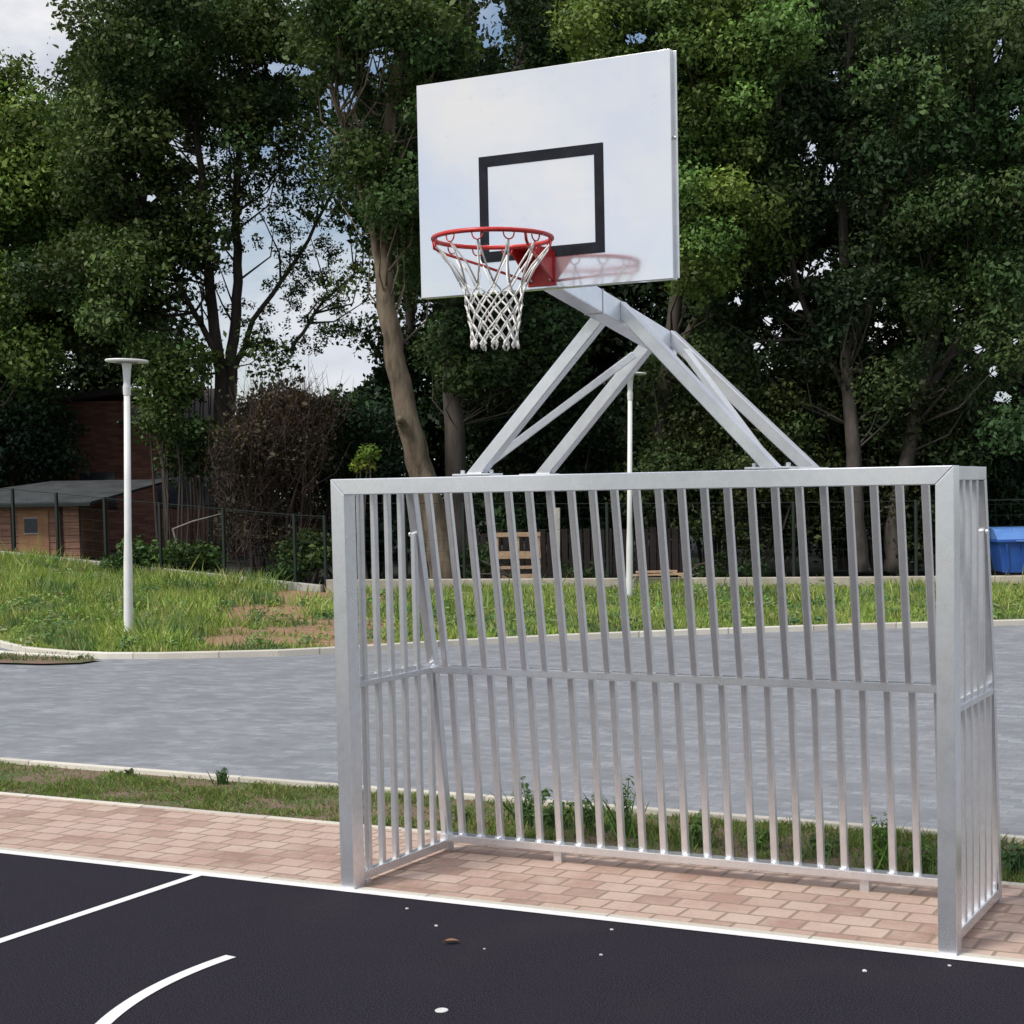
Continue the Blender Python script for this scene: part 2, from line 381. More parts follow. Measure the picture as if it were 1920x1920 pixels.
# small wedge of soil and grass by the drain at the left
wd_ = [atz(x, y, .02) for x, y in ((-120, 1214), (0, 1224), (80, 1229), (150, 1231), (190, 1234), (150, 1240), (80, 1242), (0, 1240), (-120, 1236))]
bm = BM(); bm.faces.new([bm.verts.new((p[0], p[1], .004)) for p in wd_]); o = fin(bm, 'drain_verge', STRIP); o['kind'] = 'structure'
if o.data.polygons[0].normal.z < 0: o.data.flip_normals()
sweep('drain_kerb', [atz(x, y, .03) for x, y in ((-160, 1208), (-60, 1216), (0, 1221), (60, 1225), (110, 1228), (150, 1230))], .09, -.05, .035, CONC2)

# ------------------------------------------------------------------ leaf meshes
def leaf_mesh(name, C, S, Nrm, colr, m, parent=None, aspect=.55, along=None):
    n = len(C); C = np.asarray(C, float)
    rnd = rng.normal(size=(n, 3)) if along is None else along
    x = np.cross(Nrm, rnd); x /= np.linalg.norm(x, axis=1, keepdims=True)+1e-9
    y = np.cross(x, Nrm); y /= np.linalg.norm(y, axis=1, keepdims=True)+1e-9
    s = np.asarray(S)[:, None]
    V = np.stack([C-y*s*.5, C+x*s*.5*aspect+Nrm*s*.08, C+y*s*.5, C-x*s*.5*aspect+Nrm*s*.08], 1).reshape(-1, 3)
    me = bpy.data.meshes.new(name)
    me.vertices.add(4*n); me.vertices.foreach_set('co', V.astype(np.float32).ravel())
    me.loops.add(4*n); me.loops.foreach_set('vertex_index', np.arange(4*n, dtype=np.int32))
    me.polygons.add(n); me.polygons.foreach_set('loop_start', np.arange(0, 4*n, 4, dtype=np.int32)); me.polygons.foreach_set('loop_total', np.full(n, 4, np.int32))
    me.update(calc_edges=True)
    ca = me.color_attributes.new('tint', 'FLOAT_COLOR', 'POINT')
    cc = np.repeat(np.hstack([np.clip(colr, .002, 1), np.ones((n, 1))]), 4, axis=0)
    ca.data.foreach_set('color', cc.astype(np.float32).ravel())
    return link(name, me, m, parent)
def unit(a): return a/(np.linalg.norm(a, axis=1, keepdims=True)+1e-9)

GAPS = [(500, 330, 180, 100, .62), (470, 600, 180, 125, .78), (600, 510, 120, 120, .78), (640, 680, 80, 60, .8), (1540, 420, 120, 160, .25), (1840, 680, 110, 110, .35), (1835, 655, 12, 11, .97), (1812, 690, 9, 8, .97), (1788, 650, 8, 7, .97), (1905, 640, 9, 9, .97), (1760, 700, 8, 6, .97), (330, 270, 14, 10, .97), (420, 290, 16, 10, .97), (255, 335, 12, 9, .97), (280, 372, 12, 9, .97), (500, 285, 16, 14, .97), (520, 130, 16, 9, .97), (575, 135, 14, 8, .97), (540, 430, 26, 18, .97), (500, 400, 20, 14, .97), (615, 470, 22, 18, .97), (640, 440, 14, 16, .97), (705, 120, 14, 18, .97), (730, 200, 10, 12, .97), (1522, 275, 10, 12, .97), (1560, 320, 10, 10, .97), (1500, 575, 12, 9, .97), (1385, 565, 10, 8, .97), (1420, 650, 12, 10, .97), (1440, 600, 9, 12, .97), (1650, 610, 10, 8, .97), (1590, 240, 8, 8, .97), (1795, 585, 10, 8, .97), (470, 500, 66, 90, .95), (560, 600, 72, 46, .96), (645, 690, 52, 38, .97), (600, 722, 45, 20, .97), (432, 560, 28, 80, .9), (540, 435, 60, 32, .88), (625, 460, 40, 40, .88), (385, 292, 75, 20, .7),
        (370, 300, 20, 40, .6), (245, 335, 22, 14, .8), (275, 380, 25, 12, .8), (635, 185, 38, 28, .9), (540, 130, 55, 14, .8), (500, 380, 40, 35, .8), (720, 130, 40, 50, .6), (690, 560, 30, 30, .6), (370, 480, 40, 60, .5),
        (30, 25, 85, 70, .99), (95, 85, 38, 35, .97), (0, 60, 50, 60, .85), (925, 45, 32, 45, .92), (965, 100, 30, 40, .7), (760, 300, 20, 60, .45), (815, 560, 40, 25, .4),
        (1872, 95, 14, 26, .95), (1530, 505, 34, 16, .95), (1565, 148, 16, 26, .85), (1520, 285, 25, 25, .7), (1555, 325, 25, 22, .7), (1880, 745, 18, 14, .95), (1862, 700, 13, 13, .95), (1500, 570, 26, 20, .8), (1380, 560, 25, 20, .7), (1905, 212, 14, 14, .9),
        (1482, 520, 30, 14, .8), (1190, 74, 20, 14, .95), (1155, 46, 10, 8, .9), (1560, 480, 26, 14, .8), (1880, 440, 25, 25, .6), (1640, 600, 60, 50, .55), (1420, 640, 60, 70, .5), (1800, 590, 40, 30, .6), (1620, 230, 40, 30, .35), (1540, 400, 80, 60, .3)]
def gapcull(P, jitter=14, scale=1.):
    d = P-CAM; z = d@FW; px = PPX+FPX*(d@R2)/z; py = PPY-FPX*(d@U2)/z
    keep = np.ones(len(P), bool)
    nz = np.sin(px*.11+np.sin(py*.07)*2)*np.sin(py*.13+np.sin(px*.05)*2)+.8*np.sin(px*.31+np.sin(py*.19)*2)*np.sin(py*.33+np.sin(px*.17)*2)
    for cx, cy, rx, ry, pr in GAPS:
        q = ((px-cx)/rx)**2+((py-cy)/ry)**2 + nz*.45
        inside = q < 1
        keep &= ~(inside & (rng.random(len(P)) < pr*scale))
    return keep
def crown(name, clumps, base_col, dens, size, parent, cull=True, var=.3, mt=None, flat=.75):
    Cs, Ss, Ns, Cl = [], [], [], []; size = size*.86; dens = dens*1.3
    for c, r in clumps:
        n = int(dens*r*r)
        d = unit(rng.normal(size=(n, 3))); rr = r*rng.random(n)**.45
        # a few sprays that stick out of the clump
        lump = 1+.35*np.sin(d[:, 0]*5+c[0])*np.sin(d[:, 1]*6+c[1])*np.sin(d[:, 2]*5+c[2]*3)
        P = c+d*(rr*lump)[:, None]*np.array([1, 1, flat])
        tint = rng.choice([rng.uniform(.45, .75), rng.uniform(.8, 1.1), rng.uniform(1.1, 1.55)], p=[.34, .38, .28]); warm = rng.uniform(-.12, .18)
        depth = (.72+.38*(rr/r))[:, None]  # inner leaves coloured darker: shade inside the clump painted in
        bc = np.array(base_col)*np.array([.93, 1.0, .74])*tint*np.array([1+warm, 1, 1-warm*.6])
        up = (1+.22*d[:, 2:3])  # upper leaves coloured lighter, light from above put into the colour
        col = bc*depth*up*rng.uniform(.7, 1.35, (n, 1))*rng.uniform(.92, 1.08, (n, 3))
        Cs.append(P); Ss.append(size*np.clip(rng.lognormal(-.08, .33, n), .4, 2.)); Ns.append(unit(d*.7+rng.normal(size=(n, 3))*.75+np.array([0, 0, .35]))); Cl.append(col)
    P = np.vstack(Cs); S = np.concatenate(Ss); Nn = np.vstack(Ns); Cc = np.vstack(Cl)
    if cull:
        k = gapcull(P); P, S, Nn, Cc = P[k], S[k], Nn[k], Cc[k]
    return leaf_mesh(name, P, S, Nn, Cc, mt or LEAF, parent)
def clumps_in(ells, D, dj, n, rmin, rmax):
    out_ = []; W_ = np.array([e[2]*e[3] for e in ells], float); W_ /= W_.sum(); tries = 0
    while len(out_) < n and tries < n*20:
        tries += 1
        e = ells[rng.choice(len(ells), p=W_)]
        a = rng.uniform(0, 2*math.pi); r = math.sqrt(rng.random())
        px = e[0]+e[2]*r*math.cos(a); py = e[1]+e[3]*r*math.sin(a)
        bad = False
        for cx, cy, rx, ry, pr in GAPS:
            if pr > .8 and ((px-cx)/rx)**2+((py-cy)/ry)**2 < 1: bad = True
        if bad: continue
        out_.append((at(px, py, D+rng.uniform(-dj, dj)), rng.uniform(rmin, rmax)))
    return out_
def limbs(bm, stem, clumps, r0, k=1.0, minz=None):
    r0 = r0*.7
    # each clump is carried by a bent limb that leaves the stem lower down
    stem = [np.array(s) for s in stem]
    for c, r in clumps:
        best = min(range(len(stem)), key=lambda i: np.linalg.norm(stem[i]-(c-np.array((0, 0, 1.6)))))
        s = stem[best]
        if c[2]-s[2] < .4: continue
        v_ = c-s; mid = s+v_*.5+np.array((rng.uniform(-.3, .3), rng.uniform(-.3, .3), -.12*np.linalg.norm(v_)))
        f = r0*rng.uniform(.6, 1.1)
        bm_tube(bm, [s, s*.55+mid*.45, mid, mid*.4+c*.6+np.array((0, 0, .05)), c], [f, f*.8, f*.6, f*.35, f*.12], 5)
def densify(pts, n=5):
    o_ = []
    for a, b_ in zip(pts, pts[1:]):
        for i in range(n): o_.append(a+(b_-a)*i/n)
    o_.append(pts[-1]); return o_
def make_tree(name, label, group, stems, radii, ells, D, dj, n, rr, col, dens, size, bark=BARKD, limbr=.06, cat='tree', var=.3, cull=True, cparts=('trunk', 'crown')):
    base = stems[0][0]; root = thing(name, label, cat, tuple(base), 0, group)
    cl = clumps_in(ells, D, dj, n, *rr)
    bm = BM(); allp = []
    for st, (ra, rb) in zip(stems, radii):
        pts = densify([np.array(p) for p in st], 5); m_ = len(pts)
        jit = [p+np.array((rng.normal()*.02, rng.normal()*.02, 0)) for p in pts]
        bm_tube(bm, jit, [(ra+(rb-ra)*(i/(m_-1)))*(1.25 if i == 0 else 1) for i in range(m_)], 9)
        allp += pts[m_//3:]
    limbs(bm, allp, cl, limbr)
    o = fin(bm, cparts[0], bark, root, smooth=True); o.matrix_parent_inverse = Matrix.Translation(-Vector(base))
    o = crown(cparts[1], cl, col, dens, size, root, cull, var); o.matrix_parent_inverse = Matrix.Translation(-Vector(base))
    return root
def zb(p, z): q = np.array(p); q[2] = z; return q
A = at
G = 'trees behind the fence'
# far left, light green, loose
make_tree('broadleaf_tree', 'light green loose tree at the far left edge, its tip standing against open sky', G,
    [[zb(A(-60, 900, 42), .7), A(-50, 600, 42), A(-20, 250, 42)]], [(.22, .05)],
    [(-70, 420, 190, 240), (40, 200, 70, 110), (60, 480, 120, 160), (-10, 680, 110, 90), (-150, 250, 120, 130)], 42, 2, 85, (.6, 1.15), (.15, .21, .075), 1150, .14, var=.28)
# left, big dark multi-stem tree
b0 = zb(A(415, 1000, 40), .6)
LASTTREE = make_tree('broadleaf_tree', 'large dark multi-stemmed tree with bright sky showing between its slender stems', G,
    [[b0, A(412, 850, 40), A(415, 700, 40), A(395, 560, 40), A(385, 440, 40), A(370, 250, 40), A(350, 60, 40)],
     [b0, A(425, 800, 40.2), A(432, 690, 40.2), A(446, 560, 40.2), A(442, 400, 40.2), A(450, 220, 40.2), A(470, 50, 40.2)],
     [A(430, 720, 40.2), A(475, 600, 40.5), A(560, 480, 40.8), A(640, 330, 41)], [A(425, 690, 40), A(350, 560, 39.6), A(270, 400, 39)], [A(545, 660, 40), A(600, 570, 40), A(680, 500, 40)]], [(.2, .05), (.19, .05), (.08, .03), (.09, .03), (.05, .02)],
    [(240, 520, 150, 130), (230, 330, 130, 160), (400, 140, 260, 190), (330, 420, 110, 130), (560, 300, 130, 150), (640, 540, 90, 100), (150, 560, 120, 80), (300, 50, 200, 90), (490, 650, 90, 30)], 40, 2.4, 185, (.55, 1.1), (.068, .098, .044), 1050, .135, limbr=.05, var=.38)
cl = clumps_in([(520, 520, 170, 170), (620, 430, 90, 90), (420, 300, 110, 50), (620, 680, 70, 50)], 40, 1.5, 1, .2, .3)
for k in range(200):
    e = [(500, 520, 150, 150), (610, 560, 80, 110), (430, 300, 120, 60), (560, 400, 130, 80)][k % 4]; a_ = rng.uniform(0, 6.28); r_ = math.sqrt(rng.random())
    cl.append((at(e[0]+e[2]*r_*math.cos(a_), e[1]+e[3]*r_*math.sin(a_), 40+rng.uniform(-1, 1)), rng.uniform(.10, .28)))
SPRAYS = cl
o = crown('outer_sprays', SPRAYS, (.075, .105, .05), 1300, .085, LASTTREE, False, .4); o.matrix_parent_inverse = Matrix.Translation(-Vector(LASTTREE.location))
# leaning trunk, centre
make_tree('leaning_tree', 'tree with a thick leaning brown trunk and a pruning scar, left of the hoop', G,
    [[zb(A(836, 1095, 31), .25), A(822, 1000, 31), A(790, 880, 31), A(765, 790, 31), A(738, 660, 31), A(720, 520, 31), A(712, 380, 31.3), A(735, 200, 31.6), A(770, -30, 32)], [A(730, 600, 31), A(700, 440, 31), A(660, 300, 31), A(620, 150, 31)], [A(768, 800, 30.9), A(752, 792, 30.75), A(748, 786, 30.6)]],
    [(.30, .09), (.09, .04), (.09, .07)],
    [(720, 130, 130, 220), (690, 350, 80, 110), (770, 420, 60, 100), (650, 60, 120, 120), (730, 480, 70, 40)], 31.8, 2, 80, (.4, .85), (.056, .086, .036), 1350, .12, BARK, .045, var=.4)
# upright twin trunk
make_tree('upright_tree', 'tree with a straight dark trunk rising close behind the leaning one', G,
    [[zb(A(862, 1095, 34), .25), A(858, 980, 34), A(852, 800, 34), A(842, 620, 34), A(845, 400, 34), A(850, 200, 34), A(840, 0, 34)], [A(845, 300, 34), A(872, 150, 34), A(880, -20, 34)], [A(845, 350, 34), A(940, 180, 34), A(1010, 40, 34)]],
    [(.27, .10), (.08, .04), (.07, .03)],
    [(850, 120, 110, 190), (1010, 60, 110, 90), (880, 500, 110, 60), (960, 640, 120, 90), (1080, 30, 100, 60), (850, 690, 60, 40)], 34.5, 1.6, 80, (.5, .95), (.052, .08, .04), 1250, .125, BARKD, .03, var=.42)
# right, big fresh green crown beside the board
make_tree('broadleaf_tree', 'fresh green tree whose lit crown fills the space just right of the backboard', G,
    [[zb(A(1235, 1090, 34), .25), A(1240, 800, 34), A(1290, 400, 34), A(1310, 100, 34)], [A(1250, 700, 34), A(1370, 480, 34), A(1430, 300, 34)]], [(.24, .06), (.1, .03)],
    [(1290, 90, 190, 140), (1340, 260, 150, 130), (1370, 400, 130, 75), (1230, 30, 130, 90), (1330, 470, 90, 60), (1170, 70, 90, 60), (1430, 130, 80, 110)], 33.5, 1.8, 115, (.5, .95), (.14, .20, .07), 1300, .12, var=.35)
# right, dark tree
make_tree('broadleaf_tree', 'tall dark tree with small specks of sky in its crown, right of centre', G,
    [[zb(A(1612, 1090, 33), .25), A(1606, 950, 33), A(1590, 700, 33.5), A(1580, 350, 34), A(1600, 60, 34)], [A(1595, 750, 33.5), A(1500, 560, 34), A(1470, 400, 34)], [A(1595, 650, 33.5), A(1680, 480, 34), A(1730, 300, 34)]], [(.2, .06), (.08, .03), (.08, .03)],
    [(1560, 250, 150, 200), (1600, 60, 170, 110), (1580, 480, 150, 130), (1500, 600, 120, 90), (1680, 640, 120, 110), (1450, 480, 60, 90), (1400, 620, 90, 60)], 35, 2.4, 130, (.5, 1.0), (.046, .07, .04), 1150, .13, var=.5)
make_tree('broadleaf_tree', 'tall tree with olive green branch ends at the right edge of the photo', G,
    [[zb(A(1672, 1090, 33.5), .25), A(1680, 950, 33.5), A(1740, 700, 34), A(1790, 350, 34.5), A(1800, 50, 35)], [A(1730, 750, 34), A(1860, 520, 34.5), A(1930, 350, 35)]], [(.2, .06), (.1, .03)],
    [(1790, 90, 170, 140), (1830, 300, 150, 140), (1790, 480, 140, 130), (1890, 560, 90, 110), (1770, 700, 110, 70), (1960, 200, 100, 200), (1960, 740, 90, 120)], 34, 2.2, 125, (.5, 1.0), (.062, .10, .048), 1150, .125, var=.5)
# second row, leaf colours kept very dark to stand for canopy shade
for lab, x, D_, els, colr, nn in (
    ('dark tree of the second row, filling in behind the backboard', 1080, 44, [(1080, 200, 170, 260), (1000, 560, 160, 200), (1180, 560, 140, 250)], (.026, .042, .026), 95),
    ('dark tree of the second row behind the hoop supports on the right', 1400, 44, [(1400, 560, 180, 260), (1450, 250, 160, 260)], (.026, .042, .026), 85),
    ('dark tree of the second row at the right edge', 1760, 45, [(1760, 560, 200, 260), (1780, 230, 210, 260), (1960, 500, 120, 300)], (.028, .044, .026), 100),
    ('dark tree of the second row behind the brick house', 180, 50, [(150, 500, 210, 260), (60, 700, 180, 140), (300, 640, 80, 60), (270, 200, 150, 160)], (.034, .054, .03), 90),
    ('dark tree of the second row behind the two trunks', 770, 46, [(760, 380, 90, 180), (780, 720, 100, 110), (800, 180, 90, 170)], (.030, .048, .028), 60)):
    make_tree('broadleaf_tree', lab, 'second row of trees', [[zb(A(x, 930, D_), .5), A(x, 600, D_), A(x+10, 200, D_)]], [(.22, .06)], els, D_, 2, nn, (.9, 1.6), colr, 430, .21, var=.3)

# shrubs and hedges
def shrub(name, label, ells, D, dj, n, rr, col, dens, size, group='shrubs along the fence', cat='shrub', twig=False, basez=.35, var=.35, nst=7):
    cx = float(np.mean([e[0] for e in ells])); base = zb(A(cx, 930, D), basez)
    root = thing(name, label, cat, tuple(base), 0, group); cl = clumps_in(ells, D, dj, n, *rr)
    bm = BM()
    for c, r in cl[:max(nst, n//3)]:
        s = base+np.array((rng.uniform(-1, 1)*.3*abs(c[0]-base[0]), rng.uniform(-.3, .3), 0)); s = zb(c*.6+s*.4, basez-.1)
        mid = (s+c)/2+np.array((rng.normal()*.1, rng.normal()*.1, .1))
        bm_tube(bm, [s, mid, c], [.035, .024, .008], 5)
    if twig:
        for c, r in cl:
            for _ in range(20):
                d = unit(rng.normal(size=(1, 3)))[0]; d[2] = abs(d[2])*1.2; q = c+d*r*rng.uniform(.5, 1.3); s = c-np.array((0, 0, r*.8))+rng.normal(size=3)*.1
                bm_tube(bm, [s, (s+q)/2+rng.normal(size=3)*.10, q], [.010, .006, .002], 4)
    o = fin(bm, 'stems', BARKT if twig else BARKD, root); o.matrix_parent_inverse = Matrix.Translation(-Vector(base))
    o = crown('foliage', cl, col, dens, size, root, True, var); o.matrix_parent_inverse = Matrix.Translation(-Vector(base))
    return root
BARKT = simple('reddish_twigs', (.085, .055, .045), (.035, .024, .022), .9, 0, 6)
shrub('dense_shrub', 'mid green rounded shrub between the brick house and the brown twiggy bush', [(335, 800, 50, 90), (310, 690, 55, 50), (340, 700, 40, 40)], 38, 1, 32, (.4, .75), (.09, .14, .055), 1200, .12)
shrub('yellowish_shrub', 'yellow green leafy shoot above the dark roof, beside the slender stems', [(365, 665, 45, 25)], 39.5, .4, 8, (.3, .45), (.16, .2, .05), 1300, .12)
shrub('twiggy_bush', 'tall brown bush of bare twigs with few leaves, left of the leaning trunk', [(510, 820, 95, 75), (560, 800, 70, 70), (450, 870, 60, 60), (530, 970, 110, 70)], 33, 1.2, 80, (.3, .75), (.045, .034, .027), 700, .09, twig=True, var=.4)
shrub('dark_evergreen', 'dark blue green evergreen behind the left post of the goal', [(660, 830, 60, 90), (690, 930, 70, 110), (620, 1000, 40, 60), (740, 800, 30, 60)], 34, 1, 46, (.4, .7), (.025, .048, .034), 1100, .12)
shrub('dark_evergreen', 'dark evergreen filling the gap between shed roof and trees at the left edge', [(30, 830, 100, 80), (-60, 760, 120, 120), (60, 800, 40, 60)], 43, 1, 70, (.5, .9), (.03, .055, .045), 900, .14)
shrub('small_shrub', 'small bright green sprig above the left corner of the crossbar', [(680, 860, 16, 22)], 31, .2, 4, (.16, .26), (.14, .18, .04), 2600, .09)
shrub('dense_shrub', 'dark shrub under the net, between the upright trunk and the middle lamp post', [(960, 760, 110, 120), (1060, 840, 100, 100), (960, 930, 120, 60), (1130, 960, 80, 70)], 36.5, 1.2, 80, (.5, .9), (.032, .052, .028), 950, .13)
shrub('broad_hedge', 'broad dark olive hedge right of the middle lamp post', [(1290, 760, 110, 110), (1400, 800, 130, 110), (1250, 900, 90, 80), (1420, 940, 150, 90)], 34, 1.3, 110, (.45, .8), (.07, .092, .042), 1200, .11)
shrub('broad_hedge', 'broad dark hedge behind the right end of the crossbar', [(1600, 810, 130, 90), (1730, 820, 110, 90), (1650, 950, 170, 80), (1560, 720, 80, 60)], 35, 1.3, 115, (.45, .85), (.044, .060, .030), 1000, .12)
shrub('dark_evergreen', 'dark evergreen behind the blue waste container', [(1880, 850, 90, 90), (1920, 940, 110, 60), (1820, 960, 70, 60)], 35.5, 1, 60, (.5, .85), (.024, .045, .030), 950, .13)
shrub('low_bush', 'low green bush behind the fence at the foot of the brick house', [(250, 1050, 60, 22), (340, 1055, 60, 30)], 32.4, .4, 20, (.25, .42), (.055, .095, .035), 1500, .10, basez=.5)
shrub('low_bush', 'low green bush behind the fence just left of the goal', [(580, 1055, 40, 40), (520, 1075, 40, 20)], 31, .4, 16, (.2, .4), (.05, .085, .035), 1500, .10)
shrub('low_bush', 'low leafy bush behind the pale wall, between pallet and hedge', [(890, 1060, 40, 30), (1090, 1070, 50, 14), (1380, 1060, 90, 25)], 31.2, .4, 26, (.18, .32), (.04, .07, .03), 1500, .09)
# undergrowth: far-off dark backdrop, shade put into its near-black leaf colour
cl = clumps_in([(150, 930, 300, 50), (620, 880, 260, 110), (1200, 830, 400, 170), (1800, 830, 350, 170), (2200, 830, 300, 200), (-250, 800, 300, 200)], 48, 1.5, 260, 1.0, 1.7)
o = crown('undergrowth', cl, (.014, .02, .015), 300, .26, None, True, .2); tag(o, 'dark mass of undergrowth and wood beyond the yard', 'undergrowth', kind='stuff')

# ------------------------------------------------------------------ grass
def blades(name, P, H, W_, colr, m=GRASS, lean=.35, parent=None):
    n = len(P); P = np.asarray(P); a = rng.uniform(0, 2*math.pi, n)
    x = np.stack([np.cos(a), np.sin(a), np.zeros(n)], 1)*np.asarray(W_)[:, None]/2
    tip = P+np.stack([rng.normal(size=n)*lean, rng.normal(size=n)*lean, np.ones(n)], 1)*np.asarray(H)[:, None]
    mid = P*.5+tip*.5+np.array((0, 0, 1))*np.asarray(H)[:, None]*.08
    V = np.stack([P-x, P+x, mid+x*.75, tip, mid-x*.75], 1).reshape(-1, 3)
    me = bpy.data.meshes.new(name); me.vertices.add(5*n); me.vertices.foreach_set('co', V.astype(np.float32).ravel())
    me.loops.add(5*n); me.loops.foreach_set('vertex_index', np.arange(5*n, dtype=np.int32))
    me.polygons.add(n); me.polygons.foreach_set('loop_start', np.arange(0, 5*n, 5, dtype=np.int32)); me.polygons.foreach_set('loop_total', np.full(n, 5, np.int32)); me.update(calc_edges=True)
    ca = me.color_attributes.new('tint', 'FLOAT_COLOR', 'POINT')
    ca.data.foreach_set('color', np.repeat(np.hstack([np.clip(colr, .002, 1), np.ones((n, 1))]), 5, axis=0).astype(np.float32).ravel())
    return link(name, me, m, parent)
P, H_, W_, Cc = [], [], [], []
nk = len(K)-1
patch = lambda x, y: .5+.5*math.sin(x*1.1+1.3*math.sin(y*.9))*math.sin(y*1.4+1.1*math.sin(x*.8+2))
for _ in range(95000):
    u = rng.random()*nk; tt = rng.random()**1.15*.985+.008
    p = bankpt(u, tt); d = dirt(p[0], p[1])
    if rng.random() < d*.97: continue
    q = patch(p[0], p[1]); q2 = patch(p[0]*2.7+5, p[1]*2.7)
    left = 1.5 if u < 7 else (.8 if u > 9 else .6)
    h = (.05+.13*q*left+.09*q2*tt)*rng.uniform(.5, 1.5)*(.55+.45*min(1, tt*8))
    if rng.random() < .012: h *= 2.0
    P.append(p-np.array((0, 0, .01))); H_.append(h); W_.append(rng.uniform(.012, .03))
    base = np.array((.21, .31, .085))*(1-q2*.6)+np.array((.30, .34, .15))*q2*.6
    if patch(p[0]*1.7+9, p[1]*2.2) < .25: base = np.array((.14, .22, .10))
    if rng.random() < .10: base = np.array((.42, .37, .20))
    Cc.append(base*np.array((1.3, 1.22, 1.05))*rng.uniform(.6, 1.4)*(.75+.45*q))
o = blades('bank_grass', P, H_, W_, np.array(Cc)); tag(o, 'rough uneven grass and weeds covering the bank beyond the road', 'grass', kind='stuff')
# broad-leaved weeds over the bank
P, S_, Nn, Cc = [], [], [], []
for _ in range(800):
    u = rng.random()*nk; tt = rng.random()*.95+.03; p = bankpt(u, tt)
    if dirt(p[0], p[1]) > .6 and rng.random() < .75: continue
    r = rng.uniform(.10, .28); n = 55; d = unit(rng.normal(size=(n, 3))); d[:, 2] = abs(d[:, 2])
    P.append(p+d*r*rng.uniform(.4, 1, (n, 1))*np.array((1, 1, .9))); S_.append(rng.uniform(.04, .10, n)); Nn.append(unit(d+rng.normal(size=(n, 3))*.5+np.array((0, 0, .6))))
    c0 = [np.array((.20, .34, .11)), np.array((.26, .36, .10)), np.array((.13, .23, .11)), np.array((.32, .36, .18))][rng.integers(4)]
    Cc.append(c0*rng.uniform(.65, 1.25, (n, 1)))
o = leaf_mesh('bank_weeds', np.vstack(P), np.concatenate(S_), np.vstack(Nn), np.vstack(Cc), GRASS, None, .5); tag(o, 'broad-leaved weeds scattered through the grass of the bank', 'weeds', kind='stuff')
# near verge
P, H_, W_, Cc = [], [], [], []
for _ in range(60000):
    x = rng.uniform(-5.5, 6); y = rng.uniform(1.39, 2.32)
    q = patch(x*1.9+3, y*4.2); q2 = patch(x*5.1, y*6+2)
    keep = .8 if q+.35*q2 > .66 else .2
    if x > -1.5: keep = min(1, keep+.05)
    if rng.random() > keep: continue
    P.append((x, y, -.008)); H_.append((.012+.030*q2)*rng.uniform(.5, 1.5)*(1.25 if x > 0 else 1)); W_.append(rng.uniform(.005, .012))
    base = np.array((.16, .26, .07))*(1-q2*.5)+np.array((.27, .29, .10))*q2*.5
    if rng.random() < .15: base = np.array((.30, .22, .12))
    Cc.append(base*rng.uniform(.55, 1.3))
for _ in range(900):
    px = rng.uniform(-150, 175); p = atz(px, rng.uniform(1227, 1239), .004)
    P.append(p); H_.append(rng.uniform(.02, .06)); W_.append(.012); Cc.append(np.array((.12, .17, .05))*rng.uniform(.5, 1.3))
o = blades('verge_grass', P, H_, W_, np.array(Cc), lean=.6); tag(o, 'short patchy grass on the soil strip between paving and road', 'grass', kind='stuff')

def weed(px, py, h, w_, col, label, n=60, name='weed_plant', blade=True):
    if px > 900: h *= 1.25; w_ *= 1.3; n = int(n*2); col = tuple(c*1.5 for c in col)
    p = atz(px, py, 0); root = thing(name, label, 'weed', tuple(p), 0, 'weeds on the verge behind the goal')
    bm = BM(); cs, ss, ns = [], [], []
    for s in range(5):
        a = rng.uniform(0, 6.28); tip = np.array((math.cos(a)*w_*rng.uniform(.2, 1), math.sin(a)*w_*rng.uniform(.2, 1), h*rng.uniform(.6, 1)))
        bm_tube(bm, [(0, 0, -.01), tip*.5+np.array((0, 0, .1*h)), tip], [.004, .003, .002], 5)
        for k in range(n//5):
            f = rng.uniform(.15, 1); c = tip*f+np.array((0, 0, .2*h*f*(1-f))); d = unit(rng.normal(size=(1, 3)))[0]; d[2] = abs(d[2])*.6
            cs.append(c+d*w_*.25); ss.append(rng.uniform(.02, .055)); ns.append(unit((d+np.array((0, 0, .8)))[None])[0])
    fin(bm, 'stem', GRSTEM, root)
    leaf_mesh('leaves', np.array(cs), np.array(ss), np.array(ns), np.array(col)*rng.uniform(.6, 1.3, (len(cs), 1)), GRASS, root, .45)
    if blade:
        k = 45; bp = np.zeros((k, 3)); bp[:, :2] = rng.normal(size=(k, 2))*w_*.45
        blades('grass_tuft', bp, h*rng.uniform(.4, .9, k), rng.uniform(.005, .012, k), np.array(col)*rng.uniform(.6, 1.3, (k, 1)), parent=root)
GRSTEM = simple('weed_stem', (.12, .16, .05), None, .7)
weed(417, 1470, .13, .05, (.07, .13, .045), 'upright leafy weed on the kerb line left of the goal', 60)
weed(243, 1456, .06, .05, (.10, .13, .05), 'small low weed beside the kerb, far left of the goal', 40)
weed(992, 1548, .22, .10, (.07, .12, .045), 'bushy dark weed seen through the bars near the left foot of the back rail', 130)
weed(1040, 1552, .13, .10, (.06, .11, .04), 'low spreading weed just right of the bushiest weed', 90)
weed(1107, 1560, .18, .09, (.08, .13, .045), 'upright weed seen through the middle bars', 90)
weed(1172, 1568, .29, .07, (.09, .16, .05), 'tallest thin weed seen through the middle bars', 90)
weed(1300, 1585, .16, .10, (.10, .16, .05), 'medium weed between the middle bars and the right foot', 90)
weed(1420, 1592, .11, .12, (.11, .18, .05), 'low weed patch left of the right foot of the back rail', 110)
weed(1655, 1625, .24, .10, (.10, .19, .04), 'bright green tuft of grass near the right post', 90)
weed(1730, 1635, .12, .10, (.09, .15, .04), 'low weed touching the right post in view', 90)
weed(1540, 1606, .09, .10, (.09, .14, .05), 'flat weed behind the bars above the right foot', 70)
